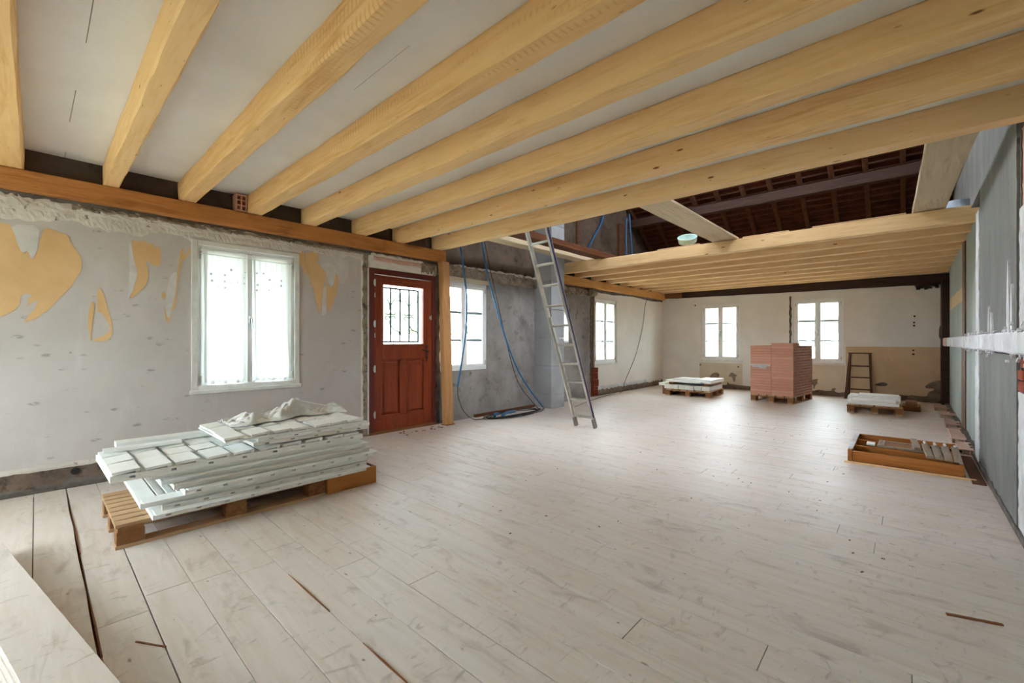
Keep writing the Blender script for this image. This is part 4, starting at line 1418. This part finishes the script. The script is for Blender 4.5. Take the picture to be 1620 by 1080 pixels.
def put_brick(lx, ly, layer, label, dz=0):
    global first
    o = proto if first else proto.copy()
    if not first: C.objects.link(o)
    first = False
    x, y = tow(lx, ly)
    o.location = (x, y, .145 + layer * BT + dz)
    o.rotation_euler = (0, 0, BRZ)
    tag(o, label, 'brick', 'hollow clay bricks on the far pallet')
    return o


NLAY = 18
cols = ['front', 'second', 'third', 'fourth', 'fifth', 'sixth']
for layer in range(NLAY):
    for d in range(6):
        for side in (0, 1):
            if side == 0 and d and layer < NLAY - 1: continue
            ly = BW / 2 + d * BW
            lab = 'terracotta hollow brick, %s course up, ' % ORD[layer + 1]
            if d == 0: lab += ['left', 'right'][side] + ' front column of the stack'
            elif side: lab += cols[d] + ' from the front, right side'
            else: lab += cols[d] + ' from the front, top left'
            put_brick(BL / 2 + side * (BL + .006) - .003, ly, layer, lab)
for d in range(2):
    put_brick(BL * 1.5, BW / 2 + d * BW, NLAY, 'terracotta hollow brick lying on top of the stack, ' + ['at the front', 'behind the front one'][d])
x, y = tow(.19, -.001)
lb = MB()
for (a0, a1, z0, z1) in [(-.19, .18, .455, .490), (-.15, .12, .425, .452), (-.02, .10, .405, .424)]:
    vs = []
    lb.box(a0, a1, -.003, .0, z0 + .27, z1 + .27)
o = lb.build('torn_label', 'label'); o.location = (x, y - .003, 0); o.rotation_euler = (0, 0, BRZ)
tag(o, 'torn white wrapper strips stuck to the front of the brick stack', 'label')

# ---- far right pallet with white panels
pallet('far pallet with white panels, in front of the wooden step ladder', (-.45, 10.02, 0), math.radians(3), 1.05, .74, 4)
for k, (x0, x1, y0, y1, z0, z1, lab) in enumerate([
        (-.79, -.11, 9.50, 10.0, .146, .19, 'white sheet at the front of the far right pallet, lower one'),
        (-.74, -.15, 9.52, 9.96, .192, .215, 'white sheet at the front of the far right pallet, upper one'),
        (-.82, -.10, 10.02, 10.55, .146, .235, 'thick white sheet at the back of the far right pallet'),
        (-.68, -.12, 10.06, 10.5, .237, .258, 'thin white sheet on top at the back of the far right pallet')]):
    o = MB().bbox(x0, x1, y0, y1, z0, z1, .004).build('white_sheet', 'whitepaint')
    tag(o, lab, 'sheet', 'white sheets on the far right pallet')
mb = MB().bbox(-.08, .16, 10.3, 10.75, .0, .09, .01); mb.bbox(-.04, .12, 10.32, 10.7, .0905, .16, .01)
tag(mb.build('timber_offcut', 'palletX'), 'brown timber offcuts on the floor right of the far right pallet', 'offcut')

# ---- dismantled wooden frame
fo = thing('dismantled_frame', 'old brown wooden frame lying on the floor beside the right wall', 'frame', (-.42, 5.56, 0), math.radians(.5))
FH = .115
MB().bbox(.0, .79, .0, .028, .014, FH, .004).build('rail', 'frameX', fo)
MB().bbox(.0, .74, .30, .328, .014, FH + .005, .004).build('rail', 'frameX', fo)
MB().bbox(.0, .74, .66, .688, .014, FH + .005, .004).build('rail', 'frameX', fo)
MB().bbox(.0, .80, .99, 1.018, .014, FH + .015, .004).build('rail', 'frameX', fo)
MB().bbox(-.035, .0, -.02, 1.03, .014, FH + .012, .004).build('end_board', 'frameY', fo)
MB().bbox(-.037, .004, .04, 1.03, FH + .0125, FH + .018, .002).build('painted_edge', 'limewhite', fo)
MB().bbox(.0, .80, -.0, 1.0, .0, .0135, .002).build('base_board', 'oldXb', fo)
MB().bbox(.76, .80, .66, .99, .02, FH - .01, .003).build('end_board', 'frameY', fo)
o = MB().bbox(-.48, .44, 5.505, 5.545, .001, .014, .003).build('thin_lath', 'pineX2'); tag(o, 'pale thin lath on the floor in front of the brown frame', 'lath')
o = MB().bbox(.405, .49, 5.40, 6.62, .0, .012, .003).build('brown_board', 'oldY'); tag(o, 'brown board on the floor between the frame and the right wall', 'board')
# small panelled shutter lying in the frame
o = thing('panelled_shutter', 'small grey panelled shutter lying across the brown frame rails', 'shutter', (-.24, 5.92, FH + .006), math.radians(-1))
for (x0, x1) in ((.0, .055), (.26, .305), (.44, .485)): MB().bbox(x0, x1, -.02, .31, 0, .024, .003).build('rail', 'greywood', o)
for (y0, y1) in ((-.02, .012), (.278, .31)): MB().bbox(.055, .44, y0, y1, .002, .022, .003).build('stile', 'greywood', o)
MB().bbox(.055, .26, .012, .278, .004, .012, .002).build('panel', 'palletX', o)
MB().bbox(.305, .44, .012, .278, .004, .012, .002).build('panel', 'palletX', o)
o = MB().bbox(-.33, -.26, 5.95, 6.08, FH + .006, FH + .024, .003).build('white_block', 'whitepaint')
tag(o, 'small white block on the frame rails left of the grey shutter', 'block')
o.location.z = 0
# louvre slats lying across the frame
for k in range(5):
    y0, y1 = (5.88, 6.30) if k == 0 else (5.57 + U(-.01, .02), 6.10 + U(-.02, .02))
    xx = .165 + k * .06 - .10 - (.02 if k == 0 else 0)
    o = thing('wooden_lath', 'grey weathered wooden lath, ' + ORD[k + 1] + ' from the left on the brown frame', 'slat', (xx, y0, FH + (.030 if k == 0 else .022)), math.radians(4 - k * 1.2), 'grey laths on the brown frame')
    mb = MB(); beam(mb, (.025, 0, 0), (.025, y1 - y0, .018), .052, .024, 4, .001, .003)
    mb.build('slat_board', 'greywood', o)
    if k:
        for (dy, dz) in ((y1 - y0 - .03, .052), (y1 - y0 + .05, .05)):
            if k == 4 and dz == .05: continue
            mb = MB()
            n = 10
            ps, f2 = [], []
            for a in range(7):
                th_ = PI * a / 6
                for b_ in range(n): ps.append((.025 + .012 * math.sin(th_) * math.cos(2 * PI * b_ / n), dy + .012 * math.sin(th_) * math.sin(2 * PI * b_ / n), dz + .012 * math.cos(th_)))
            for a in range(6):
                for b_ in range(n): f2.append((a * n + b_, a * n + (b_ + 1) % n, (a + 1) * n + (b_ + 1) % n, (a + 1) * n + b_))
            mb.add(ps, f2)
            mb.build('knob', 'knob', o, True, label='small white porcelain knob')
o = MB().bbox(.13, .39, 6.13, 6.155, FH + .012, FH + .034, .003).build('dark_rod', 'oldX'); tag(o, 'dark wooden rod under the white knobs on the brown frame', 'rod')

# ---- flat hollow bricks along the right wall
HBR = [(.485, 7.88, .98, .125, 'largest flat hollow brick by the right wall, longest and nearest but one', 2), (.497, 8.95, .56, .155, 'flat hollow brick by the right wall just before the timber post', 3),
       (.50, 9.95, .50, .17, 'flat hollow brick by the right wall beside the timber post, second from the far end', 3), (.47, 10.95, .52, .19, 'flat hollow brick farthest along the right wall, near the dark corner', 3),
       (.495, 6.98, .50, .115, 'flat hollow brick by the right wall closest to the brown frame', 2)]
for (cx, cy2, L_, W_, lab, nx) in HBR:
    o = hollow_brick_mesh(L_, W_, .058, 4, 2, .007).build('flat_hollow_brick', 'palebrick')
    o.location, o.rotation_euler = (cx - .03, cy2, .001), (0, 0, PI / 2 + math.radians(-.8))
    tag(o, lab, 'brick', 'flat hollow bricks along the right wall')

# ================================================================ LADDERS
LA = Vector((-3.557, 5.285, 0)); LB = Vector((-3.256, 5.311, 0))
TA = Vector((-3.535, 4.16, 2.575)); TB = Vector((-3.225, 4.16, 2.583))
lad = thing('aluminium_ladder', 'aluminium ladder leaning against the joist at the open bay', 'ladder', (0, 0, 0))


def rail_box(mb, p0, p1, sx, sd, off=0.0):
    d = (p1 - p0).normalized()
    ax = (LB - LA).normalized()
    nn = ax.cross(d).normalized()
    rot = Matrix((ax, d, nn)).transposed()
    cen = (p0 + p1) / 2 + nn * off
    mb.obox(cen, (sx, (p1 - p0).length, sd), rot)


ext = 1.22
for a, b, nm in ((LA, TA, 'left'), (LB, TB, 'right')):
    mb = MB()
    rail_box(mb, a + (b - a) * .012, a + (b - a) * ext, .026, .062)
    r_ = mb.build('rail', 'alu', lad)
    mb = MB(); rail_box(mb, a, a + (b - a) * .055, .031, .068); mb.build('rubber_foot', 'rubber', r_)
    if nm == 'right':
        mb = MB(); rail_box(mb, a + (b - a) * .06 + Vector((.014, 0, 0)), a + (b - a) * ext + Vector((.014, 0, 0)), .004, .04)
        mb.build('violet_stripe', 'purple', r_, label='dark violet stripe along the right rail')
    else:
        for (f0, f1) in ((.06, .60),):
            mb = MB(); rail_box(mb, a + (b - a) * f0 + Vector((.021, .012, 0)), a + (b - a) * f1 + Vector((.021, .012, 0)), .012, .045)
            mb.build('sliding_section', 'alu', lad)
for k in range(13):
    f = .062 + k * .0985
    p, q = LA + (TA - LA) * f, LB + (TB - LB) * f
    mb = MB()
    ax = (q - p).normalized(); d = (TA - LA).normalized(); nn = ax.cross(d).normalized()
    mb.obox((p + q) / 2, ((q - p).length - .026, .024, .034), Matrix((ax, d, nn)).transposed())
    mb.build('rung', 'alu', lad)

# wooden step ladder against the back wall
sx0, sx1 = -.975, -.60
st = thing('wooden_stepladder', 'dark wooden step ladder standing against the tan painted wall', 'ladder', (0, 0, 0))
tops = ((-.925, 11.88, .955), (-.60, 11.88, .955))
base = ((-.985, 11.66, 0), (-.56, 11.66, 0))
for b_, t_ in zip(base, tops):
    mb = MB(); beam(mb, b_, t_, .045, .03, 4, .001, .004)
    mb.build('rail', 'ladderwood', st)
for b_, t_ in zip(((-.96, 12.0, 0), (-.58, 12.0, 0)), tops):
    mb = MB(); beam(mb, b_, (t_[0], t_[1] + .03, t_[2] - .02), .03, .025, 4, .001, .004)
    mb.build('rear_leg', 'ladderwood', st)
for k, f in enumerate((.22, .48, .73)):
    p = Vector(base[0]).lerp(Vector(tops[0]), f); q = Vector(base[1]).lerp(Vector(tops[1]), f)
    MB().bbox(p.x, q.x, p.y - .04, p.y + .06, p.z - .012, p.z + .012, .003).build('step', 'ladderwood', st)
MB().bbox(tops[0][0] - .035, tops[1][0] + .035, 11.82, 11.95, .955, .982, .004).build('top_step', 'ladderwood', st)

# ================================================================ CONDUITS AND CABLES
def smooth_path(pts, n=40):
    out = []
    P = [Vector(p) for p in pts]
    P = [P[0] * 2 - P[1]] + P + [P[-1] * 2 - P[-2]]
    m_ = len(P) - 3
    for i in range(n + 1):
        s_ = min(i / n * m_, m_ - 1e-6)
        k_ = int(s_); f = s_ - k_
        a, b, c_, d = P[k_:k_ + 4]
        out.append(.5 * ((2 * b) + (-a + c_) * f + (2 * a - 5 * b + 4 * c_ - d) * f * f + (-a + 3 * b - 3 * c_ + d) * f ** 3))
    return out


CX1 = -4.95
c1 = thing('blue_conduit', 'blue conduit hanging in front of the window, ending in a black cable', 'conduit', (CX1, 4.3, 2.6), 0, 'blue conduits')
mv = lambda pts, o: [Vector(p) - o.location for p in pts]
p1_ = [(CX1, 4.25, 2.95), (CX1, 4.285, 2.63), (CX1, 4.36, 2.2), (CX1 + .01, 4.395, 1.88), (CX1 + .01, 4.385, 1.5), (CX1, 4.36, 1.22), (CX1, 4.29, .85), (CX1, 4.225, .545)]
MB().tube(mv(smooth_path(p1_), c1), .0135, 8).build('conduit_pipe', 'conduit', c1, True)
p2_ = [(CX1, 4.225, .56), (CX1, 4.235, .40), (CX1 + .01, 4.33, .18), (CX1 + .02, 4.52, .03), (-4.9, 4.75, .008)]
MB().tube(mv(smooth_path(p2_), c1), .0055, 6).build('cable_tail', 'cable', c1, True)
c2 = thing('blue_conduit', 'blue conduit sagging from the loft to the cable coil on the floor', 'conduit', (CX1, 4.7, 2.7), 0, 'blue conduits')
p3_ = [(CX1, 4.69, 3.0), (CX1, 4.735, 2.755), (CX1, 4.86, 2.25), (CX1, 5.105, 1.635), (-4.93, 5.32, 1.12), (-4.90, 5.56, .68), (-4.85, 5.83, .33), (-4.79, 6.09, .03)]
MB().tube(mv(smooth_path(p3_), c2), .0135, 8).build('conduit_pipe', 'conduit', c2, True)
o = MB().tube(smooth_path([(-4.97, 4.76, 3.0), (-4.97, 4.82, 2.74), (-4.97, 4.95, 2.3), (-4.96, 5.12, 1.75), (-4.96, 5.30, 1.2), (-4.94, 5.55, .55), (-4.9, 5.85, .2), (-4.84, 6.0, .03)]), .006, 6).build('black_cable', 'cable', None, True)
tag(o, 'black cable hanging beside the sagging blue conduit', 'cable')
pts = []
for i in range(220):
    th = i / 220 * 2 * PI * 5.3
    rr_ = 1 + .13 * math.sin(i * .21) + .07 * math.sin(i * .077)
    pts.append((-4.87 + .19 * rr_ * math.cos(th) + .02 * math.sin(i * .05), 5.38 + .62 * rr_ * math.sin(th) + .05 * math.sin(i * .031), .009 + .0045 * (i / 220 * 5) + .004 * math.sin(i * .4)))
o = MB().tube(pts, .0055, 6).build('cable_coil', 'cable', None, True)
tag(o, 'loose coil of black cable on the floor below the grey wall', 'cable')
for k, pp in enumerate([[(-4.79, 5.02, .035), (-4.83, 5.15, .06), (-4.86, 5.30, .055), (-4.90, 5.44, .045)], [(-4.86, 4.92, .035), (-4.91, 4.98, .05), (-4.93, 5.06, .045)]]):
    o = MB().tube(smooth_path(pp, 14), .024, 10).build('conduit_offcut', 'conduit', None, True)
    tag(o, ['longer blue conduit offcut lying on the cable coil', 'shorter blue conduit offcut lying on the cable coil'][k], 'conduit', 'blue offcuts on the coil')
o = MB().tube(smooth_path([(LX + .11, 10.98, 2.57), (LX + .02, 10.9, 2.2), (LX + .02, 10.72, 1.6), (LX + .02, 10.35, .9), (LX + .03, 9.75, .24), (LX + .12, 9.4, .012), (-5.0, 8.6, .008), (-4.75, 7.4, .008), (-4.55, 6.66, .008)], 60), .006, 6).build('grey_cable', 'greycable', None, True)
tag(o, 'thin grey cable hanging on the far white wall and trailing over the floor', 'cable')
for k, pp in enumerate([[(LX + .06, 8.75, 4.3), (LX + .05, 8.6, 3.9), (LX + .04, 8.2, 3.4), (LX + .04, 7.8, 2.9)], [(LX + .14, 9.62, 4.2), (LX + .12, 9.64, 3.6), (LX + .14, 9.7, 2.78)], [(LX + .18, 9.68, 4.3), (LX + .2, 9.75, 3.6), (LX + .22, 9.85, 2.78)]]):
    o = MB().tube(smooth_path(pp, 20), .018, 8).build('attic_conduit', 'conduit', None, True)
    tag(o, ['blue conduit crossing the brown attic wall', 'left of the two blue conduits on the attic post', 'right of the two blue conduits on the attic post'][k], 'conduit', 'blue conduits in the attic')

# ================================================================ SMALL DEBRIS
mb = MB(); beam(mb, (.125, 2.741, .001), (.30, 2.797, .001), .012, .007, 6, .002, .001)
tag(mb.build('wood_splinter', 'oldXb'), 'long brown wood splinter on the floor at the lower right', 'splinter')
a = on_floor(215, 1016); b = on_floor(262, 1024)
mb = MB(); beam(mb, (*a, .001), (*b, .001), .006, .005, 4, .001, .001)
tag(mb.build('wood_splinter', 'oldXb'), 'thin brown twig on the floorboards at the lower left', 'splinter')
mb = MB()
for i in range(16):
    x, y = -4.96 + U(-.1, .14), 3.2 + U(0, .75)
    mb.obox((x, y, .004), (U(.01, .04), U(.008, .03), .006), Matrix.Rotation(U(0, 3), 3, 'Z'))
tag(mb.build('brick_dust', 'redbrick'), 'reddish crumbs of brick scattered before the door', 'rubble', kind='stuff')
mb = MB()
for i in range(60):
    x, y = U(-3.0, RX - .6), U(2.0, 9.0)
    mb.obox((x, y, .003), (U(.006, .02), U(.003, .009), .003), Matrix.Rotation(U(0, 3), 3, 'Z'))
tag(mb.build('wood_chips', 'oldXb'), 'tiny wood chips scattered over the whole floor', 'chips', kind='stuff')
